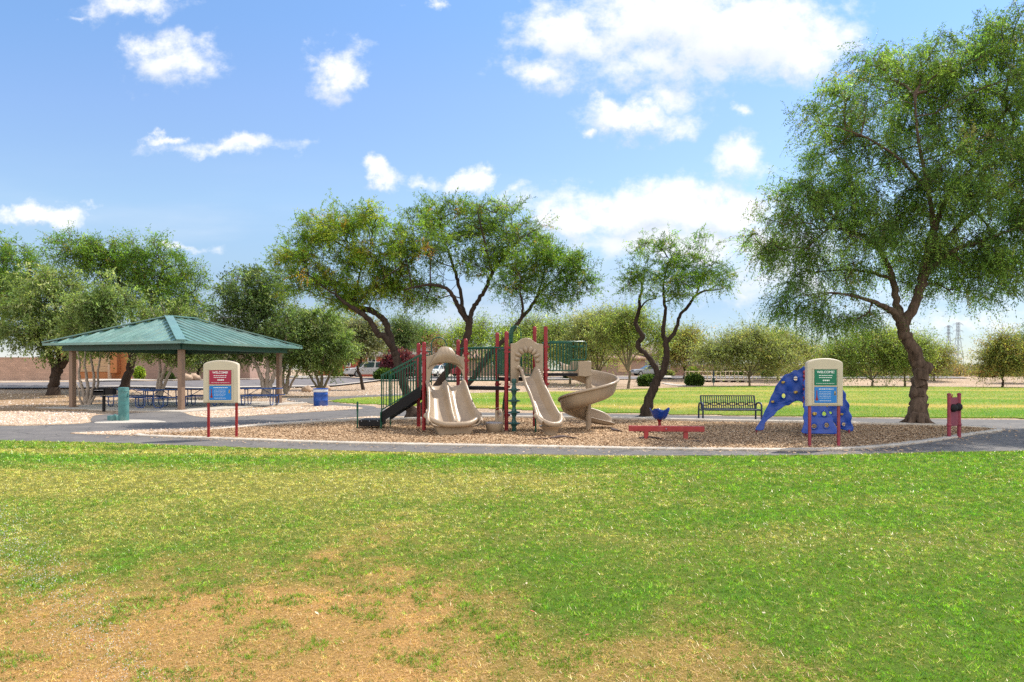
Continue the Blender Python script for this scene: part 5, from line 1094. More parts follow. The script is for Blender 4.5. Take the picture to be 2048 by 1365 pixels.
# ================================================================ SIGNS
def sign(px0, px1, ptop, pbot, pposts, pbase, label, headcol, headlabel, rz, seed):
    Y = EYE * F / (pbase - HY); s = Y / F; xc = ((px0 + px1) / 2 - CX) * s; w = (px1 - px0) * s - .02; zt = EYE + (HY - ptop) * s; zb = EYE + (HY - pbot) * s; H = zt - zb
    root = thing('information_sign', label, 'sign', (xc, Y, .03), rz, 'welcome signs at the play area edge'); zo = .03
    arc = [(-w / 2 + w * t, zt - .10 - zo + .10 * (1 - (2 * t - 1) ** 2) ** .62) for t in np.linspace(0.02, .98, 15)]
    out = [(-w / 2, zb - zo), (-w / 2, zt - .115 - zo)] + arc + [(w / 2, zt - .115 - zo), (w / 2, zb - zo)]
    out.reverse()
    me = plate(out, (), .15, .03); m = MB(); m.mesh(me, lambda v: Vector((v.x, -v.z, v.y))); bd = part(root, 'panel', m, M['tan2'], world=False, smooth=40)
    cz = (zt + zb) / 2 - zo
    fw, fh = w * .62, H * .33
    zs = (cz + H * .10, cz - H * .265); m = MB(); hw, y0 = fw / 2 + .03, -.078
    zt_, zb_, zm_ = zs[0] + fh / 2 + .018, zs[1] - fh / 2 - .018, (zs[0] + zs[1]) / 2   # raised frame round both notices
    for zc in (zt_, zm_, zb_): m.box((0, y0, zc), (fw + .034, .02, .018 if zc == zm_ else .022))
    for x in (-hw, hw): m.box((x, y0, (zt_ + zb_) / 2), (.022, .024, zt_ - zb_ + .022))
    part(root, 'frame', m, M['tan2'], world=False)
    hm = pmat('notice_' + headlabel.split()[0], headcol, .45, .06, 3); bmt = pmat('notice_blue_' + headlabel.split()[0], (.012, .17, .50), .45, .06, 3)
    rng = random.Random(seed)
    def words(mm, zc, half, th, y, n=7, x0=0):
        x = -half; k = 0
        while x < half - .01:
            L = min(rng.uniform(.018, .05), half - x); mm.box((x0 + x + L / 2, y, zc), (L, .003, th)); x += L + .008
    m = MB(); m.box((0, -.0785, zs[0]), (fw, .012, fh)); nt_ = part(root, 'notice', m, hm, world=False, label=headlabel)
    m = MB(); m.mesh(text_mesh('WELCOME!', fh * .215), lambda v: Vector((v.x, -.0862 - v.z, zs[0] + fh * .33 + v.y)))
    words(m, zs[0] + fh * .12, fw * .30, .013, -.0855); words(m, zs[0] - fh * .01, fw * .30, .013, -.0855)
    words(m, zs[0] - fh * .19, fw * .11, .028, -.0855, x0=.03); words(m, zs[0] - fh * .38, fw * .42, .007, -.0855)
    m.lathe((-fw * .10, -.0845, zs[0] - fh * .19), [(.016, 0), (.016, .003)], 12, axis=(0, -1, 0))
    part(nt_, 'lettering', m, M['textw'], world=False)
    m = MB(); m.box((0, -.0785, zs[1]), (fw, .012, fh)); n2 = part(root, 'notice', m, bmt, world=False, label='blue heat notice with red thermometer')
    m = MB(); words(m, zs[1] + fh * .37, fw * .33, .014, -.0855, x0=.01)
    for q in (.20, .10, 0, -.10, -.20): words(m, zs[1] + fh * q, fw * .26, .005, -.0855, x0=-.01)
    words(m, zs[1] - fh * .37, fw * .28, .008, -.0855); part(n2, 'lettering', m, M['textw'], world=False)
    m = MB(); m.box((-fw * .40, -.0855, zs[1] + fh * .06), (.016, .004, fh * .45)); m.lathe((-fw * .40, -.0845, zs[1] - fh * .27), [(.03, 0), (.03, .003)], 14, axis=(0, -1, 0)); m.box((-fw * .40, -.0852, zs[1] - fh * .12), (.028, .004, fh * .18))
    part(n2, 'thermometer', m, M['red'], world=False)
    m = MB(); m.lathe((fw * .42, -.0845, zs[1] + fh * .04), [(.02, 0), (.02, .003)], 12, axis=(0, -1, 0)); m.box((fw * .42, -.0855, zs[1] + fh * .12), (.026, .004, fh * .22)); part(n2, 'emblem', m, M['yellow'], world=False)
    for p in pposts:
        m = MB(); x = (p - (px0 + px1) / 2) * s; m.box((x, .0, (zb + .04 - zo) / 2 - .06), (.052, .052, zb + .04 - zo + .1)); part(root, 'post', m, M['darkred'] if headlabel[0] == 'g' else M['red'], world=False, bevel=.006)
    return root
sign(408, 479, 721, 806, (417.5, 473), 879, 'beige welcome sign with maroon and blue notices on red posts, in front of the shelter', (.33, .015, .05), 'maroon welcome notice', .02, 5)
sign(1611, 1684, 717, 812.5, (1619, 1677), 897.5, 'beige welcome sign with green and blue notices, in front of the climbing wall', (.0, .145, .075), 'green welcome notice', 0, 6)
# ================================================================ SMALL PLAY ITEMS
Y = 15.75; s = Y / F; g0 = at(1332, Y); BB = thing('balance_beam', 'low faded red balance beam on two posts in front of the bench', 'balance beam', (g0.x, Y, .03))
z1 = EYE + (HY - 852) * s; z0 = EYE + (HY - 863) * s
m = MB(); m.bar(((1258 - CX) * s, Y + .03, (z0 + z1) / 2), ((1407.5 - CX) * s, Y - .02, (z0 + z1) / 2 - .008), .12, z1 - z0); part(BB, 'beam', m, M['sunred'], bevel=.008)
for px in (1292, 1371):
    m = MB(); m.box(((px - CX) * s, Y, (z0 - .1) / 2), (.095, .095, z0 + .1)); part(BB, 'post', m, M['sunred'], bevel=.006)
m = MB(); m.ell(((1331 - CX) * s, Y - .065, (z0 + z1) / 2), (.012, .008, .012), 8, 5); part(BB, 'bolt', m, M['chrome'], smooth=60)
for k, (a, b, d, lb) in enumerate((((1279, 882), (1399, 888), .16, 'brown rubber mat lying in the chips under the red balance beam'), ((1222, 866), (1303, 868), .32, 'brown curling rubber mat left of the blue spinner bowl'), ((1053, 883), (1169, 881), .07, 'narrow dark rubber edge showing in the chips below the wave slide'))):
    P0, P1 = gnd(*a), gnd(*b); n = 14; m = MB(); rows = []
    for i in range(n + 1):
        t = i / n; p = P0.lerp(P1, t); zz_ = .05 + .035 * math.sin(t * 7 + k * 2) + .02 * random.random(); rows.append([p + Vector((0, q * d, zz_ + .02 * math.sin(t * 11 + q * 2))) for q in (-.5, -.15, .2, .5)])
    m.grid(rows); o = part(None, 'rubber_mat', m, M['mat'], smooth=60, solid=.025); tag(o, lb, 'mat', 'rubber mats in the wood chips')
Y = 18.2; s = Y / F; g0 = at(1319, Y); SP = thing('spinner_bowl', 'blue wavy-rimmed spinner bowl on a short red pole', 'spinner', (g0.x, Y, .03))
rows = []; n = 40; zr = EYE + (HY - 821) * s
for (q, zq) in ((.06, -.245), (.5, -.235), (.74, -.17), (.9, -.08), (1.0, -.0), (1.03, .02), (.98, .015), (.86, -.07), (.66, -.15), (.3, -.2), (.02, -.205)):
    r_ = []
    for k in range(n + 1):
        a = 2 * PI * k / n; lob = 1 + .10 * math.sin(3 * a + .6) * q; up_ = (.05 * math.sin(5 * a) + .025 * math.sin(2 * a + 1)) * max(0, q - .3)
        r_.append(Vector((g0.x + math.cos(a) * .25 * q * lob, Y + math.sin(a) * .25 * q * lob, zr + zq + up_)))
    rows.append(r_)
m = MB(); m.grid(rows); part(SP, 'bowl', m, M['blue'], smooth=80)
m = MB(); m.tube([(g0.x, Y, -.05), (g0.x, Y, zr - .20)], .038, 12); m.lathe((g0.x, Y, zr - .30), [(.05, 0), (.07, .05), (.07, .07)], 12); part(SP, 'pole', m, M['red'], smooth=50)
# drum panel at the right end
Y = 16.35; s = Y / F; g0 = at(1908, Y); DP = thing('drum_panel', 'narrow faded maroon play panel with two black drums at the right kerb', 'play panel', (g0.x, Y, .03))
for px, yy in ((1898, Y), (1918, Y + .12)):
    x = (px - CX) * yy / F; m = MB(); m.tube([(x, yy, -.1), (x, yy, 1.05)], .042, 12); m.ell((x, yy, 1.06), (.05, .05, .035), 12, 6); m.lathe((x, yy, .30), [(.05, 0), (.055, .01), (.055, .05), (.05, .06)], 12); part(DP, 'post', m, M['darkred'], smooth=50)
xa, xb = (1900 - CX) * s, (1917 - CX) * (Y + .12) / F
m = MB(); m.add([Vector((x, y, z)) for z in (.30, .99) for (x, y) in ((xa, Y - .015), (xb, Y + .10), (xb, Y + .13), (xa, Y + .015))], [(3, 2, 1, 0), (4, 5, 6, 7), (0, 1, 5, 4), (1, 2, 6, 5), (2, 3, 7, 6), (3, 0, 4, 7)]); part(DP, 'panel', m, pmat('faded_maroon_panel', (.20, .035, .06), .6, .25, 5, dust=.2), bevel=.006)
for px, z, yy in ((1910.5, .735, Y - .06), (1920, .755, Y + .03)):
    m = MB(); m.lathe(((px - CX) * yy / F, yy, z), [(.05, 0), (.085, -.012), (.094, -.03), (.094, -.07)], 18, axis=(.15, -1, 0)); o = part(DP, 'drum', m, M['black'], smooth=50)
m = MB(); m.tube([((1903 - CX) * s, Y, .99), ((1905 - CX) * s, Y, 1.06)], .014, 6); part(DP, 'mallet', m, M['darkred'], smooth=50)
# ================================================================ BENCH
Y = 22.0; s = Y / F; g0 = at(1456, Y); BN = thing('park_bench', 'navy slatted steel bench with looped arms facing the play area', 'bench', (g0.x, Y, 0), -.05)
w = 1.72; m = MB()
for i in range(25):
    x = -w / 2 + .02 + i * (w - .04) / 24; m.bar((x, -.02, .40), (x, .10, .80), .032, .008, up=(0, 1, 0))
m.tube([(-w / 2, -.02, .40), (w / 2, -.02, .40)], .018, 8); m.bar((-w / 2, .10, .81), (w / 2, .10, .81), .03, .03); m.tube([(-w / 2, -.02, .40), (-w / 2, .10, .81)], .018, 8); m.tube([(w / 2, -.02, .40), (w / 2, .10, .81)], .018, 8)
part(BN, 'backrest', m, M['benchblue'], world=False)
for ph in (0, PI):
    m = MB(); m.tube([(-w / 2 + w * t, .005, .55 + .055 * math.sin(t * 6 * PI + ph)) for t in np.linspace(0, 1, 49)], .014, 6); part(BN, 'wavy_bar', m, M['benchblue'], world=False, smooth=60)
m = MB()
for i in range(25):
    x = -w / 2 + .02 + i * (w - .04) / 24; m.bar((x, -.50, .40), (x, -.04, .385), .04, .008)
m.tube([(-w / 2, -.50, .385), (w / 2, -.50, .385)], .028, 8); m.tube([(-w / 2, -.04, .38), (w / 2, -.04, .38)], .02, 8); part(BN, 'seat', m, M['benchblue'], world=False)
for x in (-w / 2 - .05, w / 2 + .05):
    m = MB(); m.tube([(x, -.48, 0), (x, -.50, .35), (x, -.49, .52), (x, -.42, .59), (x, -.2, .60), (x, .02, .57), (x, .10, .48), (x, .11, .30), (x, .12, 0)], .028, 10); m.bar((x, -.50, .37), (x, .0, .37), .05, .05); m.box((x, -.48, .012), (.09, .12, .024)); part(BN, 'arm_frame', m, M['benchblue'], world=False, smooth=60)
# ================================================================ SHELTER
SH = thing('picnic_shelter', 'open picnic shelter with green ribbed hip roof on four brown posts', 'shelter', (Np.x, Np.y, .045)); ZE, ZR = 2.74, 4.0; ov = .76
cor = [Np - A_ * ov - B_ * ov, Np + A_ * (6 + ov) - B_ * ov, Np + A_ * (6 + ov) + B_ * (6 + ov), Np - A_ * ov + B_ * (6 + ov)]
cen = Np + A_ * 3 + B_ * 3; r0, r1 = cen - A_ * .75 + Uz * ZR, cen + A_ * .75 + Uz * ZR; ec = [c + Uz * ZE for c in cor]
for i, p in enumerate((Np, Np + A_ * 6, Np + A_ * 6 + B_ * 6, Np + B_ * 6)):
    m = MB(); m.box(p + Uz * 1.36, (.20, .20, 2.70), rz=math.atan2(A_.y, A_.x)); o = part(SH, 'post', m, M['postbrown'], bevel=.012)
    m = MB(); m.box(p + Uz * .055, (.32, .32, .022), rz=math.atan2(A_.y, A_.x)); part(o, 'base_plate', m, M['postbrown'])
faces = [(ec[0], ec[1], r1, r0), (ec[1], ec[2], r1, r1), (ec[2], ec[3], r0, r1), (ec[3], ec[0], r0, r0)]
for (e0_, e1_, t1, t0) in faces:
    m = MB(); d = (e1_ - e0_); L = d.length; d.normalize(); mid = (t0 + t1) / 2; nrm = d.cross(mid - e0_).normalized(); nrm = nrm if nrm.z > 0 else -nrm; up = nrm.cross(d); up = up if up.z > 0 else -up; Hs = (t0 - e0_).dot(up); a0 = (t0 - e0_).dot(d); a1 = (t1 - e0_).dot(d)
    quad = [e0_, e1_, t1, t0] if (t0 - t1).length > .01 else [e0_, e1_, t0]
    k = len(quad); m.add([v for v in quad] + [v - nrm * .03 for v in quad], [tuple(range(k)), tuple(range(2 * k - 1, k - 1, -1))] + [(i, (i + 1) % k, (i + 1) % k + k, i + k) for i in range(k)])
    nr = int(L / .42)
    for i in range(1, nr):
        x = i * L / nr
        h = Hs * (x / a0 if x < a0 else (1 if x <= a1 else (L - x) / (L - a1)))
        if h < .2: continue
        b = e0_ + d * x + up * .01; t = e0_ + d * x + up * (h - .06); mm = []
        for p in (b, t):
            mm += [p - d * .05 + nrm * .001, p - d * .028 + nrm * .05, p + d * .028 + nrm * .05, p + d * .05 + nrm * .001]
        m.add(mm, [(0, 1, 5, 4), (1, 2, 6, 5), (2, 3, 7, 6), (0, 3, 2, 1), (4, 5, 6, 7)])
    part(SH, 'roof_panel', m, M['roof'])
    m = MB(); m.bar(e0_ - Uz * .01, e1_ - Uz * .01, .05, .10); part(SH, 'fascia', m, M['roof'])
    q = (e0_ + e1_) / 2
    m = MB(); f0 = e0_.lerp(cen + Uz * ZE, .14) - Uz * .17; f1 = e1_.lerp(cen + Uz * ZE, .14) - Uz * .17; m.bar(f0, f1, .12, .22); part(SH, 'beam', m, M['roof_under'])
for a, b in ((ec[0], r0), (ec[1], r1), (ec[2], r1), (ec[3], r0), (r0, r1)):
    m = MB(); m.bar(a + Uz * .07, b + Uz * .07, .34 if a is not r0 else .28, .05, up=(0, 0, 1)); part(SH, 'hip_cap', m, M['roof'])
# ---- picnic tables
def picnic_table(label):
    T = thing('picnic_table', label, 'picnic table', (0, 0, 0), 0, 'blue picnic tables under the shelter'); L = 1.83
    m = MB(); m.box((0, 0, .755), (L, .76, .04)); part(T, 'tabletop', m, M['tblue'], world=False, bevel=.012)
    for y in (-.66, .66):
        m = MB(); m.box((0, y, .445), (L, .25, .035)); part(T, 'seat', m, M['tblue'], world=False, bevel=.01)
    for x in (-.62, .62):
        m = MB()
        for sy in (-1, 1):
            m.tube([(x, sy * .20, .735), (x, sy * .22, .30), (x, sy * .24, .12), (x, sy * .32, .03), (x, sy * .60, .03), (x, sy * .70, .10), (x, sy * .72, .25), (x, sy * .70, .43)], .022, 8)
            m.bar((x, sy * .22, .42), (x, sy * .74, .42), .03, .03)
        m.bar((x, -.30, .72), (x, .30, .72), .03, .03); m.bar((x, -.22, .42), (x, .22, .42), .03, .03); part(T, 'leg_frame', m, M['tblue'], world=False, smooth=50)
        m = MB(); m.tube([(x, 0, .42), (x * .15, 0, .73)], .014, 6); part(T, 'brace', m, M['tblue'], world=False, smooth=50)
    return T
pt = picnic_table('blue picnic table nearest the barbecue grill'); pt.location = at(262, 30.2, None) + Uz * .045; pt.rotation_euler.z = .10
dup(pt, at(322, 29.0) + Uz * .045, 1.28, 'blue picnic table turned end-on beside the middle shelter posts', pt['group'])
dup(pt, at(408, 30.6) + Uz * .045, .10, 'blue picnic table partly behind the maroon welcome sign', pt['group'])
dup(pt, at(521, 31.0) + Uz * .045, .08, 'blue picnic table by the right shelter post', pt['group'])
# ---- grill, barrels, utility posts
Y = 26.8; s = Y / F; g0 = at(208, Y); GR = thing('barbecue_grill', 'black park barbecue grill on a post at the left of the shelter', 'grill', (g0.x, Y, 0), .1)
m = MB(); m.box((0, 0, .30), (.09, .09, .66)); part(GR, 'post', m, M['black'], world=False, bevel=.005)
m = MB(); z = .80
for a, b in (((-.30, .19, z), (.06, .19, z)),): m.box((-.12, .18, z), (.40, .02, .28)); m.box((-.12, 0, z - .13), (.40, .38, .02)); m.box((-.31, 0, z), (.02, .36, .24)); m.box((.07, 0, z), (.02, .36, .24)); m.box((-.12, -.18, z - .08), (.40, .02, .10))
part(GR, 'firebox', m, M['black'], world=False)
m = MB(); m.box((-.12, 0, z + .05), (.36, .34, .012)); m.box((-.12, -.2, z + .05), (.05, .06, .02)); part(GR, 'grate', m, M['chrome'], world=False)
m = MB(); m.box((.24, .02, z - .01), (.30, .34, .24)); m.box((.24, -.16, z + .11), (.28, .02, .03)); part(GR, 'shelf_box', m, M['black'], world=False, bevel=.01)
def barrel(px, Y, label, mat, hh=.86, rr=.30, liner=True):
    g0 = at(px, Y); T = thing('trash_barrel', label, 'trash barrel', g0, 0, 'blue trash barrels')
    m = MB(); m.lathe((0, 0, 0), [(rr * .97, .0), (rr, .015), (rr, hh * .3), (rr + .012, hh * .32), (rr + .012, hh * .34), (rr, hh * .36), (rr, hh * .64), (rr + .012, hh * .66), (rr + .012, hh * .68), (rr, hh * .7), (rr, hh * .9)], 28, cap=False); m.lathe((0, 0, .01), [(rr * .95, 0), (.01, .001)], 28, cap=False); part(T, 'drum_body', m, mat, world=False, smooth=40)
    if liner:
        m = MB(); m.lathe((0, 0, 0), [(rr + .004, hh * .80), (rr + .02, hh * .84), (rr + .012, hh * .94), (rr + .005, hh * .985), (rr - .03, hh * .97), (rr - .04, hh * .5)], 28, cap=False); part(T, 'bin_liner', m, M['liner'], world=False, smooth=70)
        m = MB(); m.lathe((0, 0, 0), [(rr + .012, hh * .955), (rr + .025, hh * .965), (rr + .025, hh * 1.0), (rr + .008, hh * 1.01), (rr - .01, hh * .96)], 28, cap=False); part(T, 'rim', m, mat, world=False, smooth=50)
    else:
        m = MB(); m.lathe((0, 0, 0), [(rr + .012, hh * .9), (rr + .02, hh * .95), (rr + .012, hh), (rr - .02, hh * .96)], 28, cap=False); part(T, 'rim', m, mat, world=False, smooth=50)
    return T
barrel(641.5, 31.0, 'blue steel barrel with white liner at the right corner of the shelter pad', M['barrel'], .80, .315)
barrel(877, 34.0, 'blue barrel glimpsed behind the twin slide arch', M['barrel'], .86, .30, False)
Y = 21.9; s = Y / F; g0 = at(247.5, Y); UP = thing('utility_pedestal', 'tall round weathered teal pedestal on a small concrete pad', 'utility post', (g0.x, Y, .03))
m = MB(); m.lathe((g0.x, Y, 0), [(.155, -.05), (.155, 1.06), (.150, 1.075), (.13, 1.085), (.02, 1.09)], 24); part(UP, 'cylinder_body', m, M['util'], smooth=40)
m = MB(); m.lathe((g0.x, Y, .95), [(.157, 0), (.162, .003), (.162, .03), (.157, .033)], 24, cap=False); m.box((g0.x + .155, Y - .02, .85), (.03, .05, .1)); part(UP, 'cap_band', m, M['util'], smooth=40)
g0 = at(227, 22.0); UB = thing('utility_box', 'squat round teal valve box beside the tall pedestal', 'utility box', (g0.x, 22.0, .03))
m = MB(); m.lathe((g0.x, 22.0, 0), [(.175, -.03), (.175, .16), (.165, .175), (.02, .18)], 20); part(UB, 'box_body', m, M['util'], smooth=40)
m = MB(); m.ell((g0.x + .05, 22.0, .185), (.05, .05, .03), 10, 6); part(UB, 'lid_knob', m, M['util'], smooth=60)
# ================================================================ BEYOND THE STREET
def wall_seg(name, label, pxa, Ya, pxb, Yb, ztop, mat, th=.2, cap=True, cat='wall'):
    a, b = at(pxa, Ya), at(pxb, Yb); d = (b - a); L = d.length; root = thing(name, label, cat, a, math.atan2(d.y, d.x))
    h = ztop - a.z; m = MB(); m.box((L / 2, 0, h / 2 - .1), (L, th, h + .2)); part(root, 'wall', m, mat, world=False)
    if cap: m = MB(); m.box((L / 2, 0, h + .02), (L + .02, th + .06, .05)); part(root, 'coping', m, mat, world=False)
    return root
wall_seg('block_wall', 'long tan block wall along the street at the far left', -260, 57.5, 158, 59.5, 2.68, M['wall_tan'])
wall_seg('block_wall', 'brown block wall with a side gate in front of the beige house', 1341, 99, 1408, 99, 2.25, M['wall_brown'])
wall_seg('block_wall', 'pale pink block wall behind the footbridge', 1408, 97, 1482, 97, 2.30, M['wall_tan'])
wall_seg('block_wall', 'pale block wall running away behind the palo verdes on the right', 1484, 104, 1626, 160, 2.5, M['wall_tan'])
def stucco(name, col): return pmat(name, col, .9, .1, 1.2, .15, 30)
ST = {'orange': stucco('orange_stucco', (.46, .19, .075)), 'red': stucco('red_stucco', (.36, .075, .045)), 'pink': stucco('pinkish_brown_stucco', (.33, .215, .175)), 'beige': stucco('beige_stucco', (.55, .47, .39)), 'grey': stucco('grey_stucco', (.26, .25, .25)), 'brown': stucco('brown_stucco', (.30, .20, .15)), 'sand': stucco('sand_stucco', (.50, .36, .25))}
def tile_mat(name, col):
    m, nt, out = new_mat(name); b = N(nt, 'ShaderNodeBsdfPrincipled'); tc = N(nt, 'ShaderNodeTexCoord'); wv = N(nt, 'ShaderNodeTexWave'); wv.inputs['Scale'].default_value = 1.1; wv.inputs['Distortion'].default_value = .4; nt.links.new(tc.outputs['Object'], wv.inputs[0])
    c = mixcol(nt, ramp(nt, wv.outputs[1], [(.2, (0, 0, 0)), (.8, (1, 1, 1))]), tuple(q * .7 for q in col), col); c = mixcol(nt, 1., c, ramp(nt, noise(nt, tc.outputs['Object'], 2.5, 5), [(.3, (.75,) * 3), (.7, (1.2,) * 3)]), 'MULTIPLY')
    nt.links.new(c, b.inputs['Base Color']); b.inputs['Roughness'].default_value = .85; bn = N(nt, 'ShaderNodeBump'); bn.inputs['Strength'].default_value = .6; bn.inputs['Distance'].default_value = .06; nt.links.new(wv.outputs[1], bn.inputs['Height']); nt.links.new(bn.outputs[0], b.inputs['Normal']); nt.links.new(b.outputs[0], out.inputs[0]); return m
RT = {'grey': tile_mat('grey_roof_tile', (.27, .22, .20)), 'brick': tile_mat('brick_roof_tile', (.36, .19, .14)), 'brown': tile_mat('brown_roof_tile', (.22, .15, .12))}
GD = pmat('tan_garage_door', (.50, .33, .185), .6, .06, 2)
def house(label, px0, px1, Y, zw, zr, wall, roof, feats, depth=10, gable=False, rz=0, ov=.5):
    a, b = at(px0, Y), at(px1, Y); W = (b - a).length; c = (a + b) / 2; root = thing('house', label, 'house', c, rz); zg = c.z; H = zw - zg
    m = MB(); m.box((0, depth / 2, H / 2 - .2), (W, depth, H + .4))
    if gable: m.add([(-W / 2, 0, H), (W / 2, 0, H), (0, 0, zr - zg - .08), (-W / 2, .25, H), (W / 2, .25, H), (0, .25, zr - zg - .08)], [(0, 1, 2), (5, 4, 3), (0, 3, 4, 1), (1, 4, 5, 2), (2, 5, 3, 0)])
    part(root, 'wall', m, wall, world=False)
    m = MB(); e = H - .02; w2, d0, d1, zt = W / 2 + ov, -ov, depth + ov, zr - zg
    if gable:
        for sx in (-1, 1): m.add([(sx * w2, d0, e - .1), (sx * w2, d1, e - .1), (0, d1, zt), (0, d0, zt), (sx * w2, d0, e + .08), (sx * w2, d1, e + .08), (0, d1, zt + .2), (0, d0, zt + .2)], [(0, 1, 2, 3), (7, 6, 5, 4), (0, 4, 5, 1), (1, 5, 6, 2), (2, 6, 7, 3), (3, 7, 4, 0)])
    else:
        ri = min(W / 2, depth / 2) * .95
        b_ = [(-w2, d0, e), (w2, d0, e), (w2, d1, e), (-w2, d1, e)]; t_ = [(-w2 + ri, depth / 2, zt), (w2 - ri, depth / 2, zt)]
        m.add([(x, y, z + .12) for x, y, z in b_] + t_ + [(x, y, z - .08) for x, y, z in b_], [(0, 1, 5, 4), (1, 2, 5), (2, 3, 4, 5), (3, 0, 4), (0, 6, 7, 1), (1, 7, 8, 2), (2, 8, 9, 3), (3, 9, 6, 0), (6, 9, 8, 7)])
    part(root, 'roof', m, roof, world=False)
    for (kind, fx0, fx1, fz0, fz1) in feats:
        x0, x1 = (fx0 - (px0 + px1) / 2) * Y / F, (fx1 - (px0 + px1) / 2) * Y / F; z0, z1 = EYE + (HY - fz1) * Y / F - zg, EYE + (HY - fz0) * Y / F - zg; z0 = max(z0, 0)
        cx_, cz_, w_, h_ = (x0 + x1) / 2, (z0 + z1) / 2, x1 - x0, z1 - z0
        if kind == 'garage':
            m = MB(); m.box((cx_, -.03, cz_), (w_, .08, h_)); nn_ = 4
            o = part(root, 'garage_door', m, GD, world=False); m = MB()
            for i in range(1, nn_): m.box((cx_, -.073, z0 + h_ * i / nn_), (w_, .012, .035))
            part(o, 'door_groove', m, ST['brown'], world=False); m = MB(); m.box((cx_, -.06, z1 + .08), (w_ + .3, .12, .16)); part(o, 'frame', m, M['white'] if wall is ST['red'] else ST['sand'], world=False)
        elif kind == 'window':
            m = MB(); m.box((cx_, -.02, cz_), (w_, .06, h_)); o = part(root, 'window', m, M['glass'], world=False); m = MB()
            for q in (-1, 1): m.box((cx_ + q * (w_ / 2 + .05), -.04, cz_), (.1, .1, h_ + .2)); m.box((cx_, -.042, cz_ + q * (h_ / 2 + .05)), (w_, .1, .1))
            m.box((cx_, -.045, cz_), (.06, .07, h_)); part(o, 'frame', m, M['white'], world=False)
        elif kind == 'door':
            m = MB(); m.box((cx_, -.02, cz_), (w_, .08, h_)); part(root, 'door', m, M['black'], world=False)
        elif kind == 'column':
            m = MB(); m.tube([(cx_, -.5, 0), (cx_, -.5, H)], w_ / 2, 14); part(root, 'column', m, ST['sand'], world=False, smooth=40)
        elif kind == 'wing':
            m = MB(); m.box((cx_, -.35, cz_), (w_, .7, h_)); part(root, 'wing_wall', m, wall, world=False)
    return root
house('orange stucco house with wide tan garage door, seen under the left of the shelter', 120, 262, 68, 4.2, 6.0, ST['orange'], RT['brown'], [('garage', 158, 217, 700, 744), ('column', 222, 229, 690, 746), ('wing', 229, 242, 690, 746)], 10, ov=.4)
house('pinkish brown house with one small window behind the middle shelter posts', 264, 500, 64, 3.9, 5.2, ST['pink'], RT['brown'], [('window', 388, 403, 707, 727), ('door', 455, 468, 716, 745)], 9, ov=.3)
house('red stucco house with white-trimmed window behind the silver vehicle', 636, 776, 92, 3.5, 5.6, ST['red'], RT['grey'], [('window', 737, 751, 712, 728), ('window', 690, 700, 716, 732)], 10, ov=.3)
house('red house with grey tiled roof and white-framed garage, behind the parked cars', 812, 868, 96, 3.7, 5.6, ST['red'], RT['grey'], [('garage', 819, 846, 713, 742)], 10, ov=.6)
house('dark tiled low house behind the bridge rails', 905, 1085, 104, 3.4, 5.2, ST['brown'], RT['brick'], [('window', 985, 1000, 716, 730), ('door', 1068, 1080, 718, 745)], 10)
house('house with brick-red tiled roof and dark garage behind the spiral slide', 1150, 1290, 104, 3.3, 5.0, ST['brown'], RT['brick'], [('window', 1206, 1213, 718, 728), ('garage', 1236, 1262, 723, 744)], 10)
house('grey house with dark doorway behind the crooked two-stem tree', 1282, 1342, 108, 4.1, 5.9, ST['grey'], RT['brown'], [('door', 1298, 1310, 722, 746), ('window', 1317, 1326, 722, 731)], 10)
house('tall beige house with peaked gable behind the slender yellow-tinged tree', 1338, 1400, 118, 6.1, 8.3, ST['beige'], RT['brown'], [('window', 1376, 1382, 724, 737), ('window', 1350, 1358, 690, 702)], 11, gable=True, ov=.5)
house('distant grey house between the beige house and the footbridge palo verde', 1402, 1452, 150, 4.9, 6.4, ST['grey'], RT['grey'], [('window', 1418, 1424, 716, 722)], 10)
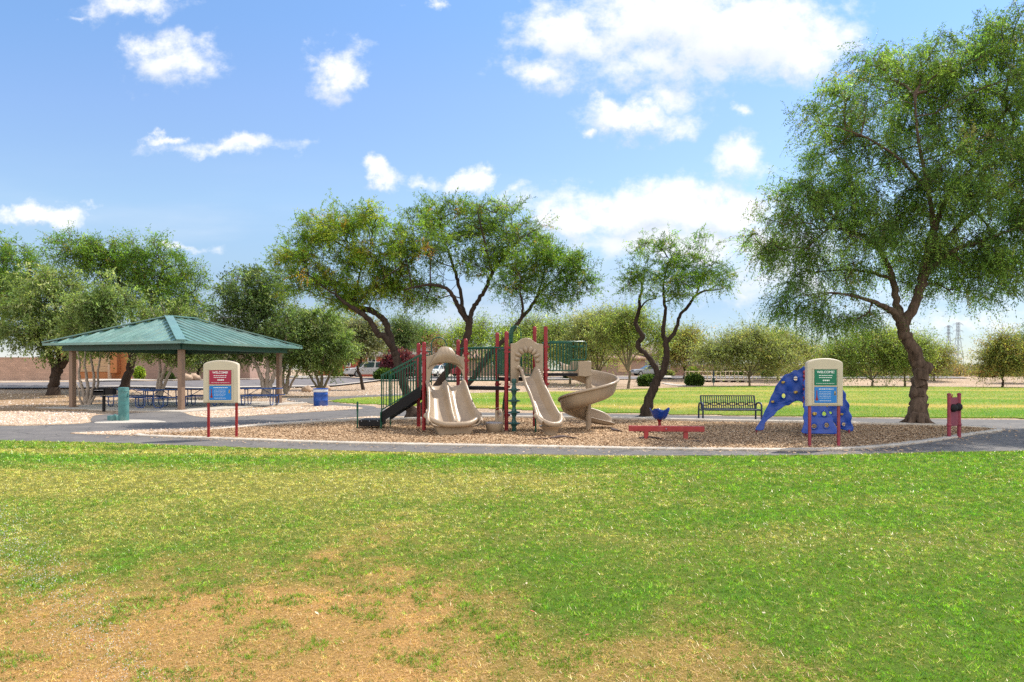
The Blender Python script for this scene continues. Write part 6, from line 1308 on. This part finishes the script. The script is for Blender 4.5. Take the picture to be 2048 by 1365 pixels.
# ---- vehicles
def car(label, cat, name, loc, rz, col, kind):
    T = thing(name, label, cat, loc, rz); paint = pmat('car_paint_' + label.split()[0] + name, col, .25, .04, 3, spec=.6)
    L, W, H = {'suv': (4.7, 1.85, 1.75), 'sedan': (4.5, 1.78, 1.42), 'pickup': (5.6, 1.95, 1.85)}[kind]; hood = {'suv': 1.02, 'sedan': .88, 'pickup': 1.12}[kind]
    # lower body: sections along x (front = -x)
    st = [(-L / 2, .42, hood - .28, .80), (-L / 2 + .12, .30, hood - .10, .93), (-L / 2 + .5, .28, hood - .02, .98), (-L * .18, .28, hood + .03, 1.0), (L * .2, .28, hood + .05, 1.0), (L / 2 - .3, .30, hood + .04, .98), (L / 2 - .05, .36, hood - .02, .94), (L / 2, .46, hood - .15, .86)]
    rows = []
    for x, zb, zt, q in st:
        w = W / 2 * q; rows.append([Vector(p) for p in ((x, -w * .9, zb), (x, -w, zb + .12), (x, -w * 1.0, (zb + zt) / 2), (x, -w * .96, zt - .06), (x, -w * .82, zt), (x, w * .82, zt), (x, w * .96, zt - .06), (x, w, (zb + zt) / 2), (x, w, zb + .12), (x, w * .9, zb), (x, -w * .9, zb))])
    m = MB(); m.grid(rows); m.add([p for p in rows[0][:-1]], [tuple(range(10))]); m.add([p for p in rows[-1][:-1]], [tuple(range(10))]); part(T, 'body', m, paint, world=False, smooth=35)
    x0, x1, x2, x3 = {'suv': (-L * .22, -L * .07, L * .40, L * .48), 'sedan': (-L * .2, -L * .02, L * .22, L * .40), 'pickup': (-L * .2, -L * .08, L * .12, L * .16)}[kind]
    wb, wt = W / 2 * .93, W / 2 * .76; zb = hood
    m = MB(); q = [(x0, wb, zb), (x1, wt, H - .04), (x2, wt, H - .04), (x3, wb, zb)]
    m.add([(x, -y, z) for x, y, z in q] + [(x, y, z) for x, y, z in q] , [(0, 1, 2, 3), (7, 6, 5, 4), (0, 4, 5, 1), (1, 5, 6, 2), (2, 6, 7, 3)]); cab = part(T, 'cabin', m, paint, world=False, bevel=.04)
    def lerp3(a, b, t): return tuple(a[i] + (b[i] - a[i]) * t for i in range(3))
    def glass(c4, off, nm='window'):
        c = [sum((Vector(v) for v in c4), Vector()) / 4]; vs = [c[0].lerp(Vector(v), .86) + Vector(off) for v in c4]; vs2 = [v - Vector(off) * .9 for v in vs]
        mm = MB(); mm.add(vs + vs2, [(0, 1, 2, 3), (7, 6, 5, 4), (0, 4, 5, 1), (1, 5, 6, 2), (2, 6, 7, 3), (3, 7, 4, 0)]); part(T, nm, mm, M['carglass'], world=False)
    glass([(x0, -wb, zb), (x0, wb, zb), (x1, wt, H - .04), (x1, -wt, H - .04)], (-.02, 0, .015), 'windscreen'); glass([(x3, -wb, zb), (x3, wb, zb), (x2, wt, H - .04), (x2, -wt, H - .04)], (.02, 0, .015), 'rear_window')
    for sy in (-1, 1):
        A0, A1, A2, A3 = (x0, sy * wb, zb), (x1, sy * wt, H - .04), (x2, sy * wt, H - .04), (x3, sy * wb, zb); t = .5
        glass([A0, A1, lerp3(A1, A2, t), lerp3(A0, A3, t)], (0, sy * .015, .005)); glass([lerp3(A0, A3, t), lerp3(A1, A2, t), A2, A3], (0, sy * .015, .005))
        m = MB(); m.box((x0 + .25, sy * (W / 2 + .08), zb + .12), (.10, .18, .14)); part(T, 'mirror', m, paint, world=False, bevel=.02)
        for x in (-L * .31, L * .30):
            R_ = .37 if kind != 'sedan' else .32; m = MB(); ax = (0, sy, 0); m.lathe((x, sy * (W / 2 - .20), R_), [(R_ * .62, 0), (R_, .02), (R_, .19), (R_ * .93, .215), (R_ * .64, .205)], 24, axis=ax); wh = part(T, 'wheel', m, M['tyre'], world=False, smooth=40)
            m = MB(); m.lathe((x, sy * (W / 2 + .008), R_), [(R_ * .64, 0), (R_ * .5, -.03), (.06, .0), (.05, .012)], 20, axis=ax)
            for k in range(5):
                a = k * 2 * PI / 5; m.bar((x, sy * (W / 2 + .002), R_), (x + math.cos(a) * R_ * .6, sy * (W / 2 + .002), R_ + math.sin(a) * R_ * .6), .06, .03)
            part(wh, 'rim', m, M['rim'], world=False, smooth=40)
        m = MB(); m.box((-L / 2 + .12, sy * W * .36, hood - .20), (.12, .34, .15)); part(T, 'headlight', m, M['lamp'], world=False, bevel=.03)
        m = MB(); m.box((L / 2 - .05, sy * W * .40, hood - .18), (.08, .2, .24)); part(T, 'tail_light', m, M['red'], world=False, bevel=.02)
    m = MB(); m.box((-L / 2 + .05, 0, hood - .24), (.10, W * .40, .17)); part(T, 'grille', m, M['black'], world=False, bevel=.02)
    m = MB(); m.box((-L / 2 + .02, 0, .46), (.16, W * .92, .20)); part(T, 'bumper', m, paint if kind != 'pickup' else M['chrome'], world=False, bevel=.05)
    return T
def park(label, cat, name, px, Y, rz, col, kind): p = at(px, Y); p.z += .13; return car(label, cat, name, p, rz, col, kind)
park('silver sport utility vehicle parked facing left in front of the red house', 'car', 'parked_car', 733, 77, .62, (.42, .40, .40), 'suv')
park('white sedan parked left of the dark red vehicle, seen through the twin slide arch', 'car', 'parked_car', 872, 84, 1.25, (.72, .72, .72), 'sedan')
park('dark red vehicle parked in a drive, seen through the twin slide arch', 'car', 'parked_car', 900, 86, .75, (.26, .02, .035), 'suv')
park('white pickup truck parked by the red house with grey tiled roof', 'truck', 'parked_truck', 832, 88, 1.2, (.66, .66, .66), 'pickup')
park('grey car parked behind the right end of the spiral slide', 'car', 'parked_car', 1296, 92, .2, (.30, .31, .33), 'sedan')
# ---- footbridge
FB = at(1440, 80); fb = thing('footbridge', 'low concrete footbridge with cream pipe railings, right of the beige house', 'bridge', FB, 0); s = 80 / F
X0, X1 = (1378 - 1440) * s, (1505 - 1440) * s; zt = EYE + (HY - 743.5) * s - FB.z; zm = EYE + (HY - 752) * s - FB.z; zd = EYE + (HY - 760) * s - FB.z
cream = pmat('cream_pipe_rail', (.62, .50, .36), .6, .1, 3)
m = MB(); m.box(((X0 + X1) / 2, .9, zd - .05), (X1 - X0, 2.0, .12)); part(fb, 'bridge_deck', m, M['conc'], world=False)
m = MB()
for i in range(7): m.box((X0 + .8 + i * (X1 - X0 - 1.6) / 6, .9, zd - .32), (.3, 1.9, .45))
part(fb, 'pier', m, M['conc'], world=False)
for yo in (-.05, 1.85):
    m = MB(); m.tube([(X0, yo, zt), (X1, yo, zt)], .045, 8); m.tube([(X0, yo, zm), (X1, yo, zm)], .035, 8)
    for i in range(8): x = X0 + i * (X1 - X0) / 7; m.tube([(x, yo, zd - .1), (x, yo, zt)], .045, 8)
    part(fb, 'railing', m, cream, world=False, smooth=50)
g0 = at(1454, 94); cu = thing('culvert', 'dark arched metal culvert mouth behind the footbridge railing', 'culvert', g0, 0)
m = MB(); m.tube([(0, 0, .45), (0, 4, .45)], .55, 16); part(cu, 'pipe', m, M['black'], world=False, smooth=50)
m = MB(); m.box((-.75, -.05, .6), (.4, .3, 1.3)); m.box((.75, -.05, .6), (.4, .3, 1.3)); m.box((0, -.052, 1.2), (1.1, .3, .3)); part(cu, 'headwall', m, ST['sand'], world=False)
g0 = at(1427, 71); ps = thing('marker_post', 'slim blue-topped marker post in front of the footbridge', 'post', g0, 0)
m = MB(); m.tube([(0, 0, -.1), (0, 0, 1.75)], .05, 10); part(ps, 'pole', m, M['tower'], world=False, smooth=40)
m = MB(); m.box((0, -.06, 1.35), (.16, .03, .75)); part(ps, 'sign_blade', m, pmat('blue_sign_blade', (.04, .10, .26), .5), world=False, bevel=.005)
m = MB(); m.box((0, 0, .55), (.26, .2, .5)); part(ps, 'post_box', m, M['dgreen'], world=False, bevel=.02)
# boulders by the street
bm_ = pmat('tan_boulder', (.40, .28, .19), .9, .25, 4, .6, 12)
for k, (px, Y, r, lb) in enumerate(((614, 50, .38, 'round tan boulder left of the silvery shrub-like tree'), (653, 52, .36, 'dark round boulder just right of the blue barrel tree stems'), (388, 56, .5, 'large pale boulder by the middle shelter posts'), (372, 55, .5, 'small boulder beside the large pale boulder'), (430, 57, .45, 'low boulder seen above the maroon welcome sign'))):
    g0 = at(px, Y); rr_ = np.random.default_rng(k); m = MB(); m.ell((0, 0, r * .5), (r, r * .85, r * .7), 14, 9); m.V = [tuple(Vector(v) * (1 + .16 * (rr_.random() - .5) + .10 * math.sin(v[0] * 5 / r + k) * math.cos(v[1] * 4 / r))) for v in m.V]
    o = part(None, 'boulder', m, bm_, world=False, smooth=60); o.location = g0; tag(o, lb, 'rock', 'landscape boulders')
# ---- pylons and warehouses far off
def pylon(label, px, Y, top, hw, base=732):
    g0 = at(px, Y); T = thing('transmission_tower', label, 'pylon', g0, .3, 'power pylons on the skyline'); s = Y / F; H = (HY - top) * s + EYE - g0.z; m = MB(); bw, tw = hw * .62 * s, hw * .16 * s
    def wz(z): return bw + (tw - bw) * min(1, z / (H * .78))
    zs = [H * q for q in (0, .16, .31, .45, .58, .69, .78, .86, .93, 1.0)]; t = .34 * s
    for sx in (-1, 1):
        for sy in (-1, 1): m.tube([(sx * wz(z), sy * wz(z), z) for z in zs], t, 4)
    for a, b in zip(zs[:-1], zs[1:]):
        for sy in (-1, 1):
            m.tube([(-wz(a), sy * wz(a), a), (wz(b), sy * wz(b), b)], t * .55, 3); m.tube([(wz(a), sy * wz(a), a), (-wz(b), sy * wz(b), b)], t * .55, 3); m.tube([(sy * wz(a), -wz(a), a), (sy * wz(b), wz(b), b)], t * .55, 3)
            m.tube([(-wz(b), sy * wz(b), b), (wz(b), sy * wz(b), b)], t * .5, 3)
    part(T, 'lattice_mast', m, M['tower'], world=False)
    for q in (.66, .82, .96):
        m = MB(); z = H * q; w = hw * 1.0 * s
        for sy in (-1, 1): m.tube([(-w, 0, z), (-tw, sy * tw, z + .03 * H), (tw, sy * tw, z + .03 * H), (w, 0, z)], t * .6, 3); m.tube([(-w, 0, z), (w, 0, z)], t * .6, 3)
        for x in (-w, w): m.tube([(x, 0, z), (x, 0, z - .035 * H)], t * .7, 4)
        part(T, 'cross_arm', m, M['tower'], world=False)
pylon('nearer lattice power pylon on the skyline, right of the largest tree', 1916, 560, 645, 13)
pylon('fainter lattice power pylon just left of the nearer one', 1897, 640, 651, 10)
for (px, w, Y, h, lb, c) in ((1893, 62, 420, 3.6, 'long low pale warehouse at the foot of the pylons', (.50, .52, .55)), (1700, 44, 420, 4.2, 'long low white warehouse far behind the sign with the green panel', (.62, .63, .65))):
    g0 = at(px, Y); T = thing('warehouse', lb, 'building', g0, 0); m = MB(); W_ = w * Y / F; m.box((0, 6, h / 2), (W_, 12, h)); part(T, 'wall', m, stucco('warehouse_wall_' + str(px), c), world=False); m = MB(); m.box((0, 6, h + .25), (W_ + .6, 12.6, .5)); part(T, 'roof', m, M['tower'], world=False)
    for i in range(5): m = MB(); m.box((-W_ / 2 + W_ * (i + .5) / 5, -.05, 1.5), (W_ * .09, .1, 2.4)); part(T, 'door', m, M['glass'], world=False)
# fine spray from a lawn sprinkler at the lower left
rng = np.random.default_rng(55); n_ = 4200; t = rng.random(n_); P = np.stack([-4.6 + 3.3 * t + rng.normal(0, .035 + .10 * t, n_), 5.2 - 2.35 * t + rng.normal(0, .1, n_), 1.0 - .55 * t - .42 * t * t + rng.normal(0, .03 + .05 * t, n_)], -1)
P = P[P[:, 2] > .05]; n_ = len(P); r = .0011 + .0016 * rng.random((n_, 1)) ** 2
q = [P + r * np.array(d) for d in ((1, 0, 0), (-.5, .87, 0), (-.5, -.87, 0))]; u = P + r * np.array((0, 0, 1.3)); w_ = P - r * np.array((0, 0, 1.3)); tri = []
for a in range(3): tri += [q[a], q[(a + 1) % 3], u, q[(a + 1) % 3], q[a], w_]
wm, nt, out = new_mat('water_drops'); b = N(nt, 'ShaderNodeBsdfPrincipled'); b.inputs['Base Color'].default_value = (.85, .9, .95, 1); b.inputs['Roughness'].default_value = .1; b.inputs['Alpha'].default_value = .55; nt.links.new(b.outputs[0], out.inputs[0])
o = np_mesh('water_spray', np.stack(tri, 1).reshape(-1, 3), n_ * 6, 3, np.ones((n_ * 6, 3)), wm); o['kind'] = 'stuff'; o['label'] = 'thin arc of sprinkler water droplets at the lower left'; o['category'] = 'water spray'
# ================================================================ SKY, SUN, CAMERA
sun_dir = Vector((.50, .40, .85)).normalized(); el = math.asin(sun_dir.z); az = math.atan2(sun_dir.x, sun_dir.y)
ld = bpy.data.lights.new('sun', 'SUN'); ld.energy = SUN_E; ld.angle = math.radians(.5); ld.color = (1, .95, .86); lo = bpy.data.objects.new('sun', ld); C.objects.link(lo)
lo.rotation_euler = (-sun_dir).to_track_quat('-Z', 'Y').to_euler(); lo.location = (20, 20, 40)
w = bpy.data.worlds.new('World'); bpy.context.scene.world = w; w.use_nodes = True; nt = w.node_tree; nt.nodes.clear(); out = nt.nodes.new('ShaderNodeOutputWorld')
sky = N(nt, 'ShaderNodeTexSky'); sky.sky_type = 'NISHITA'; sky.sun_disc = False; sky.sun_elevation = el; sky.sun_rotation = az; sky.air_density = 1.0; sky.dust_density = .15; sky.ozone_density = 1.6; sky.altitude = 700
tc = N(nt, 'ShaderNodeTexCoord'); sx = N(nt, 'ShaderNodeSeparateXYZ'); nt.links.new(tc.outputs['Generated'], sx.inputs[0])
def mth(op, a, b=None, c=None, clamp=False):
    n = N(nt, 'ShaderNodeMath', operation=op); n.use_clamp = clamp
    for i, v in enumerate((a, b, c)):
        if v is None: continue
        if isinstance(v, (int, float)): n.inputs[i].default_value = v
        else: nt.links.new(v, n.inputs[i])
    return n.outputs[0]
def vmt(op, a, b):
    n = N(nt, 'ShaderNodeVectorMath', operation=op)
    for i, v in enumerate((a, b)):
        if isinstance(v, tuple): n.inputs[i].default_value = v
        elif v is not None: nt.links.new(v, n.inputs[i])
    return n
yy_ = mth('MAXIMUM', mth('ABSOLUTE', sx.outputs[1]), .04); U_ = mth('DIVIDE', sx.outputs[0], yy_); V_ = mth('DIVIDE', sx.outputs[2], yy_)
cb = N(nt, 'ShaderNodeCombineXYZ'); nt.links.new(U_, cb.inputs[0]); nt.links.new(V_, cb.inputs[1]); nt.links.new(mth('MULTIPLY', mth('GREATER_THAN', sx.outputs[1], 0), 3.0), cb.inputs[2]); uv = cb.outputs[0]
CL = [(1480, 75, 225, 95, 1.1), (1340, 40, 190, 90, 1.0), (1600, 110, 100, 55, .9), (1130, 75, 95, 85, .8), (1090, 145, 85, 38, .7), (1280, 120, 140, 60, .6), (1350, 190, 70, 30, .5), (1280, 238, 125, 38, .95), (1205, 215, 45, 28, .7), (1470, 325, 80, 42, .75), (1500, 238, 32, 18, .5), (1310, 430, 215, 58, 1.1), (1440, 425, 140, 55, 1.0), (1150, 440, 65, 42, .8), (1340, 490, 240, 48, .8), (1530, 490, 130, 80, .62),
      (345, 125, 85, 52, .85), (290, 95, 45, 25, .5), (270, 8, 110, 28, .55), (678, 148, 60, 58, .85), (450, 296, 118, 22, .7), (340, 278, 35, 12, .6), (748, 352, 52, 27, .9), (938, 366, 44, 28, .95), (850, 364, 30, 16, .45), (70, 430, 95, 30, 1.0), (365, 508, 60, 10, .5), (860, 5, 25, 12, .5), (1900, 640, 260, 30, .30), (1560, 560, 160, 45, .42), (130, 30, 30, 8, .3), (1030, 395, 30, 16, .4), (1170, 270, 20, 14, .45)]
nz = N(nt, 'ShaderNodeTexNoise'); nz.inputs['Scale'].default_value = 9; nz.inputs['Detail'].default_value = 7; nz.inputs['Roughness'].default_value = .62; nt.links.new(uv, nz.inputs['Vector'])
wp = vmt('MULTIPLY', vmt('SUBTRACT', nz.outputs['Color'], (.5, .5, .5)).outputs[0], (.19, .12, 0)).outputs[0]
def field(vec, which):
    acc = None
    for (px, py, a, b, wt) in which:
        d = vmt('MULTIPLY', vmt('SUBTRACT', vec, ((px - CX) / F, (HY - py) / F, 0)).outputs[0], (F / a, F / b, 0)); ln = vmt('LENGTH', d.outputs[0], None)
        f = mth('MULTIPLY', mth('SUBTRACT', 1.25, ln.outputs['Value']), wt); acc = f if acc is None else mth('MAXIMUM', acc, f)
    return acc
flat = vmt('MULTIPLY', uv, (1, 1, 0)).outputs[0]; wuv = vmt('ADD', flat, wp).outputs[0]
n2 = N(nt, 'ShaderNodeTexNoise'); n2.inputs['Scale'].default_value = 19; n2.inputs['Detail'].default_value = 9; n2.inputs['Roughness'].default_value = .62; nt.links.new(vmt('MULTIPLY', uv, (1, 1.35, 1)).outputs[0], n2.inputs['Vector'])
fl = field(wuv, CL); dens = mth('ADD', mth('ADD', fl, mth('MULTIPLY', mth('SUBTRACT', n2.outputs[0], .5), 1.9)), .10)
mr = N(nt, 'ShaderNodeMapRange', interpolation_type='SMOOTHSTEP'); mr.inputs[1].default_value = 0; mr.inputs[2].default_value = .92; nt.links.new(dens, mr.inputs[0]); alpha = mr.outputs[0]
up_ = vmt('ADD', wuv, (.008, .030, 0)).outputs[0]; fu = field(up_, CL[:20] + CL[22:28]); shade = mth('MULTIPLY', mth('SUBTRACT', fu, fl), 1.1)
n3 = N(nt, 'ShaderNodeTexNoise'); n3.inputs['Scale'].default_value = 26; n3.inputs['Detail'].default_value = 6; nt.links.new(vmt('ADD', uv, (.012, .02, 0)).outputs[0], n3.inputs['Vector'])
sh = mth('ADD', mth('MULTIPLY', mth('SUBTRACT', n3.outputs[0], .5), .9), shade); mr2 = N(nt, 'ShaderNodeMapRange'); mr2.inputs[1].default_value = -.35; mr2.inputs[2].default_value = .95; nt.links.new(sh, mr2.inputs[0])
ccol = mixcol(nt, mr2.outputs[0], (1.02, 1.02, 1.03), (.66, .73, .83))
bg1 = N(nt, 'ShaderNodeBackground'); vr = N(nt, 'ShaderNodeMapRange'); vr.inputs[1].default_value = 0; vr.inputs[2].default_value = 1.6; nt.links.new(V_, vr.inputs[0])
tint = mixcol(nt, 1., sky.outputs[0], ramp(nt, vr.outputs[0], [(0, (.36, .38, .44)), (.062, (.41, .42, .47)), (.10, (.60, .59, .58)), (.156, (.76, .75, .71)), (.25, (.78, .80, .84)), (.325, (.73, .83, .90)), (.5, (.78, .90, .95)), (1, (1, 1, 1))]), 'MULTIPLY'); nt.links.new(tint, bg1.inputs[0]); bg1.inputs[1].default_value = SKY_S
bg2 = N(nt, 'ShaderNodeBackground'); nt.links.new(ccol, bg2.inputs[0]); bg2.inputs[1].default_value = CLOUD_S
# thin high veil, denser near the horizon
veil = N(nt, 'ShaderNodeTexNoise'); veil.inputs['Scale'].default_value = 3.2; veil.inputs['Detail'].default_value = 7; nt.links.new(vmt('MULTIPLY', uv, (1, 4.5, 1)).outputs[0], veil.inputs['Vector'])
mv = N(nt, 'ShaderNodeMapRange', interpolation_type='SMOOTHSTEP'); mv.inputs[1].default_value = .42; mv.inputs[2].default_value = .72; nt.links.new(veil.outputs[0], mv.inputs[0])
hz = N(nt, 'ShaderNodeMapRange', interpolation_type='SMOOTHSTEP'); hz.inputs[1].default_value = .34; hz.inputs[2].default_value = .02; nt.links.new(V_, hz.inputs[0])
va = mth('MULTIPLY', mth('MULTIPLY', mv.outputs[0], hz.outputs[0]), .45); alpha2 = mth('MAXIMUM', mth('MULTIPLY', alpha, .92), va)
mx = N(nt, 'ShaderNodeMixShader'); nt.links.new(alpha2, mx.inputs[0]); nt.links.new(bg1.outputs[0], mx.inputs[1]); nt.links.new(bg2.outputs[0], mx.inputs[2]); bk = N(nt, 'ShaderNodeMapRange', interpolation_type='SMOOTHSTEP'); bk.inputs[1].default_value = .05; bk.inputs[2].default_value = -.45; nt.links.new(sx.outputs[1], bk.inputs[0])
nb_ = N(nt, 'ShaderNodeTexNoise'); nb_.inputs['Scale'].default_value = 2.6; nb_.inputs['Detail'].default_value = 7; nt.links.new(tc.outputs['Generated'], nb_.inputs['Vector'])
cv = N(nt, 'ShaderNodeMapRange', interpolation_type='SMOOTHSTEP'); cv.inputs[1].default_value = .38; cv.inputs[2].default_value = .56; nt.links.new(nb_.outputs[0], cv.inputs[0])
bg3 = N(nt, 'ShaderNodeBackground'); bg3.inputs[0].default_value = (1, .985, .96, 1); bg3.inputs[1].default_value = CLOUD_S * 1.95  # unseen bright clouds behind the camera, added as fill light for camera-facing sides
mx2 = N(nt, 'ShaderNodeMixShader'); nt.links.new(mth('MULTIPLY', bk.outputs[0], cv.outputs[0]), mx2.inputs[0]); nt.links.new(mx.outputs[0], mx2.inputs[1]); nt.links.new(bg3.outputs[0], mx2.inputs[2])
nt.links.new(mx2.outputs[0], out.inputs[0])
cd = bpy.data.cameras.new('camera'); cd.lens = 24; cd.sensor_width = 36; cd.shift_y = (HY - 682.5) / 2048; cd.clip_end = 6000; cd.clip_start = .1
co = bpy.data.objects.new('camera', cd); C.objects.link(co); co.location = (0, 0, EYE); co.rotation_euler = (PI / 2, 0, 0)
sc = bpy.context.scene; sc.camera = co; sc.render.engine = 'CYCLES'; sc.view_settings.view_transform = 'Standard'; sc.view_settings.look = 'None'; sc.view_settings.exposure = EXPO; sc.view_settings.gamma = 1
sc.cycles.max_bounces = 8; sc.cycles.transparent_max_bounces = 8; sc.cycles.use_denoising = False
